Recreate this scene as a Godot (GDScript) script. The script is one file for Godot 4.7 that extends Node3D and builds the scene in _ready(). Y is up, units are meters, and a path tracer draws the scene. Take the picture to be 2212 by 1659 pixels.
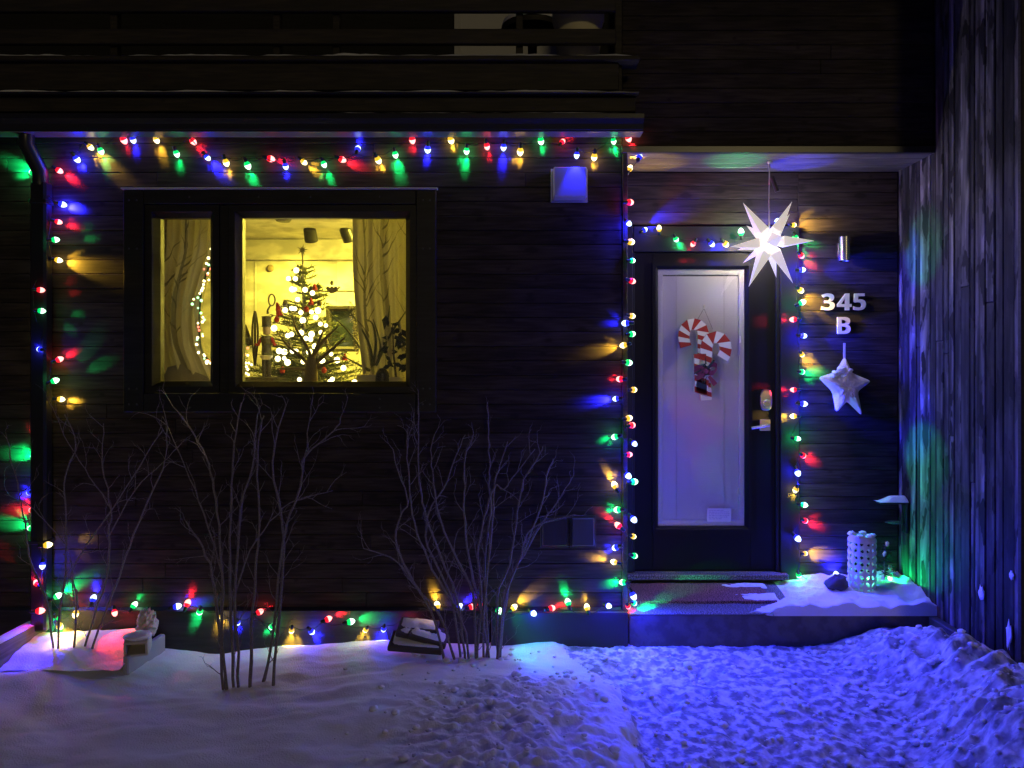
extends Node3D
# A snowy house front at night, hung with strings of coloured bulbs.
# World: y up, metres. z = 0 is the face of the siding, the camera stands at x = 0, z = 4.31.

const EYE_Y := 1.62
const EYE_Z := 4.31
const FOCAL := 1600.0      # of a picture 2212 wide, in which the places below were measured
var taken := {}
var M := {}
var rng := RandomNumberGenerator.new()
var noise_a := FastNoiseLite.new()
var noise_b := FastNoiseLite.new()
var noise_c := FastNoiseLite.new()
var noise_d := FastNoiseLite.new()

# ---------------------------------------------------------------- mesh building
class MB:
	var v := PackedVector3Array()
	var n := PackedVector3Array()
	var uv := PackedVector2Array()
	var ix := PackedInt32Array()

	func vert(p: Vector3, nn: Vector3, t := Vector2.ZERO) -> int:
		v.append(p); n.append(nn); uv.append(t)
		return v.size() - 1

	func face(a: int, b: int, c: int) -> void:
		var g := (v[b] - v[a]).cross(v[c] - v[a])
		if g.dot(n[a] + n[b] + n[c]) > 0.0:
			ix.append(a); ix.append(c); ix.append(b)
		else:
			ix.append(a); ix.append(b); ix.append(c)

	func tri(a: Vector3, b: Vector3, c: Vector3, out: Vector3) -> void:
		var g := (b - a).cross(c - a)
		if g.length() < 1e-12:
			return
		g = g.normalized()
		if g.dot(out) < 0.0:
			g = -g
		var i := vert(a, g)
		vert(b, g); vert(c, g)
		face(i, i + 1, i + 2)

	func quad(a: Vector3, b: Vector3, c: Vector3, d: Vector3, out: Vector3) -> void:
		var g := (b - a).cross(c - a)
		if g.length() < 1e-12:
			g = (c - a).cross(d - a)
		if g.length() < 1e-12:
			return
		g = g.normalized()
		if g.dot(out) < 0.0:
			g = -g
		var i := vert(a, g, Vector2(0, 0))
		vert(b, g, Vector2(1, 0)); vert(c, g, Vector2(1, 1)); vert(d, g, Vector2(0, 1))
		face(i, i + 1, i + 2); face(i, i + 2, i + 3)

	# a chamfered box
	func box(c: Vector3, s: Vector3, b := 0.002, bs := Basis.IDENTITY) -> void:
		var h := s * 0.5
		b = minf(b, minf(h.x, minf(h.y, h.z)) * 0.9)
		var P := func(sx: float, sy: float, sz: float, ax: int) -> Vector3:
			var q := Vector3(sx * (h.x - (0.0 if ax == 0 else b)), sy * (h.y - (0.0 if ax == 1 else b)), sz * (h.z - (0.0 if ax == 2 else b)))
			return c + bs * q
		for s1 in [-1.0, 1.0]:
			quad(P.call(s1, -1, -1, 0), P.call(s1, 1, -1, 0), P.call(s1, 1, 1, 0), P.call(s1, -1, 1, 0), bs.x * s1)
			quad(P.call(-1, s1, -1, 1), P.call(1, s1, -1, 1), P.call(1, s1, 1, 1), P.call(-1, s1, 1, 1), bs.y * s1)
			quad(P.call(-1, -1, s1, 2), P.call(1, -1, s1, 2), P.call(1, 1, s1, 2), P.call(-1, 1, s1, 2), bs.z * s1)
			for s2 in [-1.0, 1.0]:
				quad(P.call(s1, s2, -1, 0), P.call(s1, s2, 1, 0), P.call(s1, s2, 1, 1), P.call(s1, s2, -1, 1), bs.x * s1 + bs.y * s2)
				quad(P.call(s1, -1, s2, 0), P.call(s1, 1, s2, 0), P.call(s1, 1, s2, 2), P.call(s1, -1, s2, 2), bs.x * s1 + bs.z * s2)
				quad(P.call(-1, s1, s2, 1), P.call(1, s1, s2, 1), P.call(1, s1, s2, 2), P.call(-1, s1, s2, 2), bs.y * s1 + bs.z * s2)
				for s3 in [-1.0, 1.0]:
					tri(P.call(s1, s2, s3, 0), P.call(s1, s2, s3, 1), P.call(s1, s2, s3, 2), bs.x * s1 + bs.y * s2 + bs.z * s3)

	# a box given by its limits
	func lim(x0: float, x1: float, y0: float, y1: float, z0: float, z1: float, b := 0.002) -> void:
		box(Vector3((x0 + x1) / 2, (y0 + y1) / 2, (z0 + z1) / 2), Vector3(absf(x1 - x0), absf(y1 - y0), absf(z1 - z0)), b)

	func tube(pts: Array, radii: Array, sides := 6) -> void:
		var m := pts.size()
		var side := Vector3.ZERO
		var rings := []
		for i in m:
			var t: Vector3 = (pts[mini(i + 1, m - 1)] - pts[maxi(i - 1, 0)])
			t = t.normalized() if t.length() > 1e-9 else Vector3.UP
			if side == Vector3.ZERO:
				side = t.cross(Vector3.UP if absf(t.y) < 0.9 else Vector3.RIGHT)
			side = (side - t * side.dot(t))
			side = side.normalized() if side.length() > 1e-6 else t.cross(Vector3(0.3, 0.5, 0.8)).normalized()
			var up := t.cross(side)
			var ring := []
			for k in sides:
				var a := TAU * k / sides
				var d := side * cos(a) + up * sin(a)
				ring.append(vert(pts[i] + d * float(radii[i]), d, Vector2(float(k) / sides, float(i) / m)))
			rings.append(ring)
		for i in m - 1:
			for k in sides:
				var k2 := (k + 1) % sides
				face(rings[i][k], rings[i][k2], rings[i + 1][k2])
				face(rings[i][k], rings[i + 1][k2], rings[i + 1][k])
		for e in [0, m - 1]:
			var t2: Vector3 = (pts[0] - pts[1]).normalized() if e == 0 else (pts[m - 1] - pts[m - 2]).normalized()
			var ci := vert(pts[e], t2)
			var fi := v.size()
			for k in sides:
				vert(v[rings[e][k]], t2)
			for k in sides:
				face(ci, fi + k, fi + (k + 1) % sides)

	# profile: Vector2(radius, height) along +y of the basis
	func lathe(profile: Array, segs: int, xf := Transform3D.IDENTITY) -> void:
		var m := profile.size()
		var nb := xf.basis.orthonormalized()
		for i in m - 1:
			var p: Vector2 = profile[i]
			var q: Vector2 = profile[i + 1]
			var d := q - p
			var nr := Vector2(d.y, -d.x).normalized()
			var b0 := v.size()
			for k in segs + 1:
				var a := TAU * k / segs
				var dir := Vector3(cos(a), 0, sin(a))
				var nn: Vector3 = nb * Vector3(dir.x * nr.x, nr.y, dir.z * nr.x)
				vert(xf * (dir * p.x + Vector3(0, p.y, 0)), nn, Vector2(float(k) / segs, p.y))
				vert(xf * (dir * q.x + Vector3(0, q.y, 0)), nn, Vector2(float(k) / segs, q.y))
			for k in segs:
				var o := b0 + k * 2
				face(o, o + 1, o + 3)
				face(o, o + 3, o + 2)

	# a smooth sheet over a grid of points [row][column]; out says which side is the front
	func sheet(rows: Array, out: Vector3) -> void:
		var rn := rows.size()
		var cn: int = rows[0].size()
		var b0 := v.size()
		for i in rn:
			for k in cn:
				var du: Vector3 = rows[i][mini(k + 1, cn - 1)] - rows[i][maxi(k - 1, 0)]
				var dv: Vector3 = rows[mini(i + 1, rn - 1)][k] - rows[maxi(i - 1, 0)][k]
				var g := du.cross(dv)
				g = g.normalized() if g.length() > 1e-12 else out
				if g.dot(out) < 0.0:
					g = -g
				vert(rows[i][k], g, Vector2(float(k) / (cn - 1), float(i) / (rn - 1)))
		for i in rn - 1:
			for k in cn - 1:
				var o := b0 + i * cn + k
				face(o, o + 1, o + cn + 1)
				face(o, o + cn + 1, o + cn)

	# a closed lump: an ellipsoid pushed about by noise
	func lump(c: Vector3, r: Vector3, f: FastNoiseLite, rough := 0.25, rings := 10, segs := 14) -> void:
		var b0 := v.size()
		var pts := []
		for i in rings + 1:
			var th := PI * i / rings
			for k in segs:
				var ph := TAU * k / segs
				var d := Vector3(sin(th) * cos(ph), cos(th), sin(th) * sin(ph))
				var q := 1.0 + rough * f.get_noise_3dv(d * 1.4 + c * 7.0)
				pts.append(c + d * r * q)
		for i in rings + 1:
			for k in segs:
				var du: Vector3 = pts[i * segs + (k + 1) % segs] - pts[i * segs + (k + segs - 1) % segs]
				var dv: Vector3 = pts[mini(i + 1, rings) * segs + k] - pts[maxi(i - 1, 0) * segs + k]
				var g := du.cross(dv)
				var away: Vector3 = (pts[i * segs + k] - c).normalized()
				g = g.normalized() if g.length() > 1e-12 else away
				if g.dot(away) < 0.0:
					g = -g
				vert(pts[i * segs + k], g, Vector2(float(k) / segs, float(i) / rings))
		for i in rings:
			for k in segs:
				var a := b0 + i * segs + k
				var b := b0 + i * segs + (k + 1) % segs
				face(a, b, b + segs)
				face(a, b + segs, a + segs)

	func mesh() -> ArrayMesh:
		var m := ArrayMesh.new()
		put(m)
		return m

	func put(m: ArrayMesh) -> void:
		var a := []
		a.resize(Mesh.ARRAY_MAX)
		a[Mesh.ARRAY_VERTEX] = v
		a[Mesh.ARRAY_NORMAL] = n
		a[Mesh.ARRAY_TEX_UV] = uv
		a[Mesh.ARRAY_INDEX] = ix
		m.add_surface_from_arrays(Mesh.PRIMITIVE_TRIANGLES, a)

# ---------------------------------------------------------------- naming and tagging
func numbered(called: String) -> String:
	if not taken.has(called):
		taken[called] = 0
		return called
	taken[called] += 1
	return "%s_%03d" % [called, taken[called]]

func tag(o: Node3D, label := "", category := "", group := "", kind := "") -> Node3D:
	if label: o.set_meta("label", label)
	if category: o.set_meta("category", category)
	if group: o.set_meta("group", group)
	if kind: o.set_meta("kind", kind)
	return o

func thing(called: String, label: String, category: String, at: Vector3, group := "") -> Node3D:
	var o := Node3D.new()
	o.name = numbered(called)
	add_child(o, true)
	o.position = at
	tag(o, label, category, group)
	return o

func origin_of(p: Node) -> Vector3:
	var q := Vector3.ZERO
	while p != self:
		q += (p as Node3D).position
		p = p.get_parent()
	return q

# geometry is given in world coordinates; the node is placed so that it stays there
func part(called: String, mb, mat: Material, parent: Node = null, label := "") -> MeshInstance3D:
	var o := MeshInstance3D.new()
	o.mesh = mb.mesh() if mb is MB else mb
	if mat: o.material_override = mat
	if parent == null:
		o.name = numbered(called)
		add_child(o, true)
	else:
		o.name = called
		parent.add_child(o, true)
		o.position = -origin_of(parent)
	if label: o.set_meta("label", label)
	return o

# a piece of the picture's place (2212 x 1659) on the plane z
func P(px: float, py: float, z := 0.0) -> Vector3:
	var s := FOCAL / (EYE_Z - z)
	return Vector3((px - 1119.0) / s, EYE_Y - (py - 791.0) / s, z)

# ---------------------------------------------------------------- materials
func lin(r: float, g: float, b: float) -> Color:
	return Color(r, g, b).linear_to_srgb()

func mat(called: String, c: Color, rough := 0.7, metal := 0.0, spec := 0.5) -> StandardMaterial3D:
	var m := StandardMaterial3D.new()
	m.resource_name = called
	m.albedo_color = c
	m.roughness = rough
	m.metallic = metal
	m.metallic_specular = spec
	M[called] = m
	return m

func grain_image(seed_: int, knots: int, low: float, high: float) -> Image:
	var w := 512
	var fine := FastNoiseLite.new(); fine.seed = seed_; fine.frequency = 0.11; fine.fractal_octaves = 3
	var wide := FastNoiseLite.new(); wide.seed = seed_ + 5; wide.frequency = 0.02; wide.fractal_octaves = 2
	var a := fine.get_seamless_image(40, w); a.convert(Image.FORMAT_RGBF); a.resize(w, w, Image.INTERPOLATE_CUBIC)
	var b := wide.get_seamless_image(96, w); b.convert(Image.FORMAT_RGBF); b.resize(w, w, Image.INTERPOLATE_CUBIC)
	var g := RandomNumberGenerator.new(); g.seed = seed_
	var kn := []
	for i in knots:
		kn.append(Vector3(g.randf() * w, g.randf() * w, g.randf_range(3, 9)))
	var im := Image.create(w, w, false, Image.FORMAT_RGB8)
	for y in w:
		for x in w:
			var t := a.get_pixel(x, y).r * 0.6 + b.get_pixel(x, y).r * 0.4
			for q in kn:
				var dx: float = (x - q.x) / (q.z * 1.7)
				var dy: float = (y - q.y) / q.z
				var d := dx * dx + dy * dy
				if d < 4.0:
					t -= 0.5 * exp(-d * 1.6)
			t = clampf((t - 0.25) / 0.5, 0.0, 1.0)
			var k := lerpf(low, high, t)
			im.set_pixel(x, y, Color(k, k, k))
	return im

func peeling_image() -> Image:
	var w := 512
	var a := FastNoiseLite.new(); a.seed = 31; a.frequency = 0.03; a.fractal_octaves = 3
	var b := FastNoiseLite.new(); b.seed = 32; b.frequency = 0.07; b.fractal_octaves = 3
	var c := FastNoiseLite.new(); c.seed = 33; c.frequency = 0.03; c.fractal_octaves = 4
	var ia := a.get_seamless_image(w, 20); ia.convert(Image.FORMAT_RGBF); ia.resize(w, w, Image.INTERPOLATE_CUBIC)
	var ib := b.get_seamless_image(w, 26); ib.convert(Image.FORMAT_RGBF); ib.resize(w, w, Image.INTERPOLATE_CUBIC)
	var ic := c.get_seamless_image(w, 110); ic.convert(Image.FORMAT_RGBF); ic.resize(w, w, Image.INTERPOLATE_CUBIC)
	var im := Image.create(w, w, false, Image.FORMAT_RGB8)
	for y in w:
		for x in w:
			var streak := ia.get_pixel(x, y).r
			var fine := ib.get_pixel(x, y).r
			var patch := ic.get_pixel(x, y).r
			var k := 0.50 + 0.75 * (streak - 0.5) + 0.55 * (fine - 0.5)
			k *= lerpf(1.0, 0.16, smoothstep(0.58, 0.64, patch + 0.25 * (fine - 0.5)))
			k *= 1.0 + 0.25 * smoothstep(0.42, 0.36, patch)
			k = clampf(k, 0.05, 1.0)
			im.set_pixel(x, y, Color(k, k * 0.99, k * 0.98))
	return im

func wood(called: String, c: Color, im: Texture2D, bump: Texture2D, offset: Vector3, rough := 0.65, scale := 0.9, relief := 0.12) -> StandardMaterial3D:
	var m := mat(called, c, rough)
	m.albedo_texture = im
	m.uv1_triplanar = true
	m.uv1_world_triplanar = true
	m.uv1_scale = Vector3.ONE * scale
	m.uv1_offset = offset
	if bump:
		m.heightmap_enabled = true
		m.heightmap_texture = bump
		m.heightmap_scale = relief
	return m

func noise_tex(seed_: int, freq: float, oct := 4, size := 512) -> ImageTexture:
	var f := FastNoiseLite.new(); f.seed = seed_; f.frequency = freq; f.fractal_octaves = oct
	return ImageTexture.create_from_image(f.get_seamless_image(size, size))

func make_materials() -> void:
	var g1 := ImageTexture.create_from_image(grain_image(3, 26, 0.66, 1.0))
	var g2 := ImageTexture.create_from_image(grain_image(8, 10, 0.62, 1.0))
	var pe := ImageTexture.create_from_image(peeling_image())
	for i in 6:
		var tone: float = [1.0, 0.88, 1.1, 0.94, 1.2, 0.8][i]
		wood("siding%d" % i, lin(0.060 * tone, 0.048 * tone, 0.040 * tone), g1, g1, Vector3(i * 0.37, i * 0.21, i * 0.53), 0.72, 0.9, 0.08).metallic_specular = 0.3
	for i in 4:
		var tone2: float = [1.0, 0.75, 1.2, 0.38][i]
		wood("weathered%d" % i, lin(0.27 * tone2, 0.26 * tone2, 0.265 * tone2), pe, pe, Vector3(i * 0.31, i * 0.17, i * 0.43), 0.8, 0.8, 0.15)
	for i in 4:
		M["weathered%d" % i].uv1_scale = Vector3(0.8, 0.8, 0.5)
	wood("soffit", lin(0.13, 0.115, 0.10), g1, g1, Vector3(0.3, 0.1, 0.2), 0.38, 0.9, 0.08)
	wood("trim", lin(0.018, 0.017, 0.017), g2, null, Vector3.ZERO, 0.45)
	wood("rail", lin(0.042, 0.032, 0.020), g2, g2, Vector3(0.2, 0.6, 0.1), 0.65)
	wood("balcony_dark", lin(0.012, 0.010, 0.009), g2, null, Vector3.ZERO, 0.8)
	wood("planter_wood", lin(0.23, 0.17, 0.12), g1, g1, Vector3(0.5, 0.5, 0.2), 0.75)
	wood("foundation", lin(0.030, 0.028, 0.026), g1, g1, Vector3(0.7, 0.2, 0.9), 0.6)
	mat("metal_black", lin(0.012, 0.012, 0.014), 0.32, 0.0, 0.6)
	mat("gutter", lin(0.016, 0.016, 0.018), 0.28, 0.0, 0.6)
	mat("flashing", lin(0.45, 0.45, 0.46), 0.25, 0.9)
	mat("sconce", lin(0.35, 0.34, 0.34), 0.25, 0.9)
	mat("vent_paint", lin(0.36, 0.36, 0.37), 0.4)
	mat("outlet", lin(0.055, 0.06, 0.06), 0.5)
	mat("door_paint", lin(0.009, 0.009, 0.011), 0.5, 0.0, 0.25)
	mat("casing", lin(0.020, 0.021, 0.024), 0.5, 0.0, 0.3)
	mat("white_frame", lin(0.55, 0.54, 0.55), 0.6)
	mat("blind", lin(0.60, 0.58, 0.60), 0.6)
	mat("nickel", lin(0.62, 0.60, 0.56), 0.28, 1.0)
	mat("numeral", lin(0.90, 0.86, 0.74), 0.5)
	mat("paper", lin(0.75, 0.74, 0.76), 0.8)
	mat("cord", lin(0.010, 0.022, 0.012), 0.5)
	mat("thread", lin(0.45, 0.43, 0.40), 0.8)
	mat("white_cord", lin(0.6, 0.58, 0.56), 0.6)
	mat("red_paint", lin(0.38, 0.022, 0.018), 0.5)
	mat("white_paint", lin(0.78, 0.74, 0.70), 0.5)
	mat("cut_wood", lin(0.33, 0.22, 0.12), 0.75)
	mat("sprig", lin(0.02, 0.03, 0.02), 0.8)
	mat("stone", lin(0.07, 0.06, 0.06), 0.85)
	mat("stone_head", lin(0.50, 0.45, 0.38), 0.8)
	mat("tan_pot", lin(0.80, 0.72, 0.50), 0.7)
	mat("dark_leaf", lin(0.035, 0.05, 0.03), 0.6)
	mat("fir_needles", lin(0.07, 0.08, 0.022), 0.7)
	mat("cut_branch", lin(0.13, 0.10, 0.05), 0.8)
	mat("long_leaf", lin(0.09, 0.10, 0.04), 0.6)
	mat("interior_black", lin(0.02, 0.02, 0.02), 0.4)
	mat("picture_glass", lin(0.05, 0.07, 0.06), 0.12)
	mat("figurine", lin(0.06, 0.05, 0.035), 0.6)
	mat("red_felt", lin(0.28, 0.02, 0.02), 0.85)
	mat("interior_wood", lin(0.30, 0.22, 0.12), 0.6)
	mat("sofa", lin(0.16, 0.13, 0.10), 0.95)
	mat("bead", lin(0.7, 0.65, 0.5), 0.4)
	var c := mat("ceramic", lin(0.66, 0.60, 0.58), 0.55)
	c.metallic_specular = 0.4
	var cs := mat("cushion", lin(0.72, 0.66, 0.60), 0.95)
	cs.heightmap_enabled = true; cs.heightmap_texture = noise_tex(60, 0.09, 3); cs.heightmap_scale = 0.35
	cs.uv1_triplanar = true; cs.uv1_scale = Vector3.ONE * 3.0
	cs.rim_enabled = true; cs.rim = 0.4
	var wl := mat("plaster", lin(0.74, 0.70, 0.62), 0.85)
	wl.albedo_texture = blotch_texture(77, 0.012, 0.84, 1.0)
	wl.uv1_triplanar = true; wl.uv1_world_triplanar = true; wl.uv1_scale = Vector3(0.5, 0.9, 0.5)
	# snow
	var sb := noise_tex(12, 0.07, 5)
	for k in [["snow", 0.2, 2.4], ["snow_crust", 0.42, 1.1]]:
		var s := mat(k[0], lin(0.82, 0.83, 0.86), 0.62)
		s.heightmap_enabled = true; s.heightmap_texture = sb; s.heightmap_scale = k[1]
		s.uv1_triplanar = true; s.uv1_world_triplanar = true; s.uv1_scale = Vector3.ONE * k[2]
		s.subsurf_scatter_enabled = true; s.subsurf_scatter_strength = 0.15
	M.snow_crust.albedo_texture = blotch_texture(14, 0.022, 0.52, 1.0)
	M.snow_crust.uv1_scale = Vector3.ONE * 1.1
	# concrete
	var co := mat("concrete", lin(0.13, 0.12, 0.11), 0.85)
	co.albedo_texture = blotch_texture(41, 0.012, 0.86, 1.0)
	co.uv1_triplanar = true; co.uv1_world_triplanar = true; co.uv1_scale = Vector3.ONE * 1.3
	co.heightmap_enabled = true; co.heightmap_texture = sb; co.heightmap_scale = 0.15
	var fr := mat("frosted_deck", lin(0.30, 0.28, 0.28), 0.8)
	fr.albedo_texture = blotch_texture(44, 0.11, 0.42, 1.0)
	fr.uv1_triplanar = true; fr.uv1_world_triplanar = true; fr.uv1_scale = Vector3(1.5, 1.5, 2.5)
	var ma := mat("mat", lin(0.46, 0.20, 0.17), 0.95)
	ma.albedo_texture = blotch_texture(46, 0.12, 0.30, 1.0)
	ma.uv1_triplanar = true; ma.uv1_world_triplanar = true; ma.uv1_scale = Vector3(1.6, 1.6, 3.0)
	# bark
	var ba := mat("bark", lin(0.34, 0.305, 0.30), 0.85)
	ba.albedo_texture = blotch_texture(52, 0.06, 0.55, 1.0)
	ba.uv1_triplanar = true; ba.uv1_scale = Vector3.ONE * 6.0
	# glass
	var gl := mat("glass", Color(1, 1, 1, 0.02), 0.02)
	gl.transparency = BaseMaterial3D.TRANSPARENCY_ALPHA
	# curtains
	for k in 2:
		var cu := mat("curtain%d" % k, Color.WHITE, 0.95)
		cu.albedo_texture = curtain_print(k)
		cu.backlight_enabled = true
		cu.backlight = lin(0.24, 0.24, 0.24)
	# bulbs
	var bulb := {"R": [Vector3(1, 0.012, 0.03), Vector3(1.0, 0.25, 0.22)], "G": [Vector3(0.0, 0.85, 0.16), Vector3(0.5, 1.0, 0.62)], "B": [Vector3(0.02, 0.03, 1.0), Vector3(0.45, 0.6, 1.0)], "Y": [Vector3(1.0, 0.58, 0.03), Vector3(1.0, 0.85, 0.4)]}
	for k in bulb:
		var shell: Vector3 = bulb[k][0]
		var core: Vector3 = bulb[k][1]
		glow("bulb_shell_" + k, shell, 1.1)
		glow("bulb_core_" + k, core, 4.0)
	glow("mini_warm", Vector3(1.0, 0.86, 0.40), 6.0)
	glow("mini_red", Vector3(1.0, 0.2, 0.12), 3.0)
	glow("mini_green", Vector3(0.4, 1.0, 0.45), 3.0)
	glow("lens_warm", Vector3(1.0, 0.85, 0.3), 6.0)
	var st := mat("star_paper", lin(0.85, 0.82, 0.76), 0.6)
	st.emission_enabled = true
	st.emission = lin(1.0, 0.92, 0.74)
	st.emission_energy_multiplier = 0.52
	st.backlight_enabled = true
	st.backlight = lin(0.0022, 0.0022, 0.0022)

func glow(called: String, c: Vector3, e: float) -> void:
	var m := mat(called, lin(c.x * 0.6, c.y * 0.6, c.z * 0.6), 0.3)
	m.emission_enabled = true
	m.emission = lin(c.x, c.y, c.z)
	m.emission_energy_multiplier = e

func blotch_texture(seed_: int, freq: float, low: float, high: float) -> ImageTexture:
	var f := FastNoiseLite.new(); f.seed = seed_; f.frequency = freq; f.fractal_octaves = 5
	var im := f.get_seamless_image(512, 512)
	im.convert(Image.FORMAT_RGB8)
	for y in 512:
		for x in 512:
			var t := smoothstep(0.3, 0.7, im.get_pixel(x, y).r)
			var k := lerpf(low, high, t)
			im.set_pixel(x, y, Color(k, k, k))
	return ImageTexture.create_from_image(im)

# cloth printed with bare winter trees
func curtain_print(which: int) -> ImageTexture:
	var w := 256
	var h := 512
	var im := Image.create(w, h, false, Image.FORMAT_RGB8)
	var base := Color(0.72, 0.69, 0.58)
	im.fill(base)
	var g := RandomNumberGenerator.new(); g.seed = 100 + which
	var dab := func(x: float, y: float, r: float, c: Color, k: float) -> void:
		for yy in range(int(y - r), int(y + r) + 1):
			for xx in range(int(x - r), int(x + r) + 1):
				if xx >= 0 and xx < w and yy >= 0 and yy < h and Vector2(xx - x, yy - y).length() <= r:
					im.set_pixel(xx, yy, im.get_pixel(xx, yy).lerp(c, k))
	var trunks: Array = [[150, 14, 0.0], [62, 20, 0.2], [90, 6, -0.05]] if which == 0 else [[90, 26, 0.0], [190, 10, 0.05], [220, 6, 0.0], [30, 8, 0.0]]
	for t in trunks:
		var x: float = t[0]
		var wd: float = t[1]
		var soft: float = 0.55 if wd < 16 else 0.35
		for y in range(h - 1, -1, -1):
			var up := 1.0 - float(y) / h
			var r: float = maxf(1.0, wd * 0.5 * (1.15 - 0.75 * up))
			var cx: float = x + t[2] * 60.0 * up + 5.0 * sin(y * 0.02 + x)
			for xx in range(int(cx - r), int(cx + r) + 1):
				if xx >= 0 and xx < w:
					im.set_pixel(xx, y, im.get_pixel(xx, y).lerp(Color(0.30, 0.28, 0.20), soft))
		for b in 14:
			var y0 := g.randf_range(20, 340)
			var dx := g.randf_range(0.25, 1.1) * (1 if g.randf() < 0.5 else -1)
			var q := Vector2(x, y0)
			var ln := g.randf_range(30, 120)
			for i in int(ln):
				q += Vector2(dx, -0.9 - 0.005 * i)
				dab.call(q.x + 2.5 * sin(i * 0.13), q.y, maxf(0.6, 2.2 * (1.0 - i / ln)), Color(0.33, 0.31, 0.22), 0.35)
	return ImageTexture.create_from_image(im)

# ---------------------------------------------------------------- set up
func _ready() -> void:
	rng.seed = 2024
	noise_a.seed = 4; noise_a.frequency = 1.0; noise_a.fractal_octaves = 4
	noise_b.seed = 9; noise_b.frequency = 1.0; noise_b.fractal_octaves = 3; noise_b.noise_type = FastNoiseLite.TYPE_SIMPLEX_SMOOTH
	noise_c.seed = 15; noise_c.frequency = 1.0; noise_c.noise_type = FastNoiseLite.TYPE_CELLULAR; noise_c.fractal_octaves = 1
	noise_c.cellular_return_type = FastNoiseLite.RETURN_DISTANCE
	noise_d.seed = 22; noise_d.frequency = 1.0; noise_d.fractal_octaves = 5
	# camera
	var cam := Camera3D.new()
	cam.name = "camera"
	add_child(cam)
	cam.position = Vector3(0, EYE_Y, EYE_Z)
	cam.projection = Camera3D.PROJECTION_FRUSTUM
	cam.near = 0.1
	cam.far = 200.0
	cam.size = 2.0 * 0.1 * 829.5 / FOCAL
	cam.frustum_offset = Vector2(-13.0, -38.5) / FOCAL * 0.1
	cam.current = true
	# night sky over a town
	var sky := ProceduralSkyMaterial.new()
	sky.sky_top_color = lin(0.005, 0.005, 0.013)
	sky.sky_horizon_color = lin(0.008, 0.0075, 0.016)
	sky.ground_bottom_color = lin(0.012, 0.011, 0.014)
	sky.ground_horizon_color = lin(0.020, 0.018, 0.024)
	sky.sun_angle_max = 1.0
	var env := Environment.new()
	env.background_mode = Environment.BG_SKY
	env.sky = Sky.new()
	env.sky.sky_material = sky
	env.tonemap_mode = Environment.TONE_MAPPER_LINEAR
	env.tonemap_exposure = 1.0
	env.sdfgi_enabled = true
	env.ssao_enabled = true
	env.ssil_enabled = true
	var we := WorldEnvironment.new()
	we.name = "environment"
	we.environment = env
	add_child(we)
	# the glow of the street behind the camera
	var sun := DirectionalLight3D.new()
	sun.name = "street_glow"
	sun.light_color = lin(1.0, 0.80, 0.38)
	sun.light_energy = 0.055
	sun.light_angular_distance = 6.0
	sun.shadow_enabled = true
	sun.sky_mode = DirectionalLight3D.SKY_MODE_LIGHT_ONLY
	add_child(sun)
	sun.look_at_from_position(Vector3(1.6, 1.2, 5.6), Vector3.ZERO)
	make_materials()
	build_ground()
	build_house()
	build_room()
	build_balcony()
	build_porch()
	build_side_wall()
	build_planter()
	build_shrubs()
	build_wall_fittings()
	build_decorations()
	build_strings()

# ---------------------------------------------------------------- ground
func edge_left(z: float) -> float:     # where the left bank ends and the path begins
	var k := smoothstep(0.1, 0.7, z)
	return lerpf(0.26, 0.50, k) + 0.03 * noise_b.get_noise_2d(z * 3.0, 1.0)

func edge_right(z: float) -> float:    # where the path ends and the right pile begins
	return 1.70 + 0.10 * smoothstep(0.1, 0.5, z) - 0.32 * smoothstep(0.6, 1.8, z) + 0.05 * noise_b.get_noise_2d(z * 3.0, 9.0)

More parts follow.
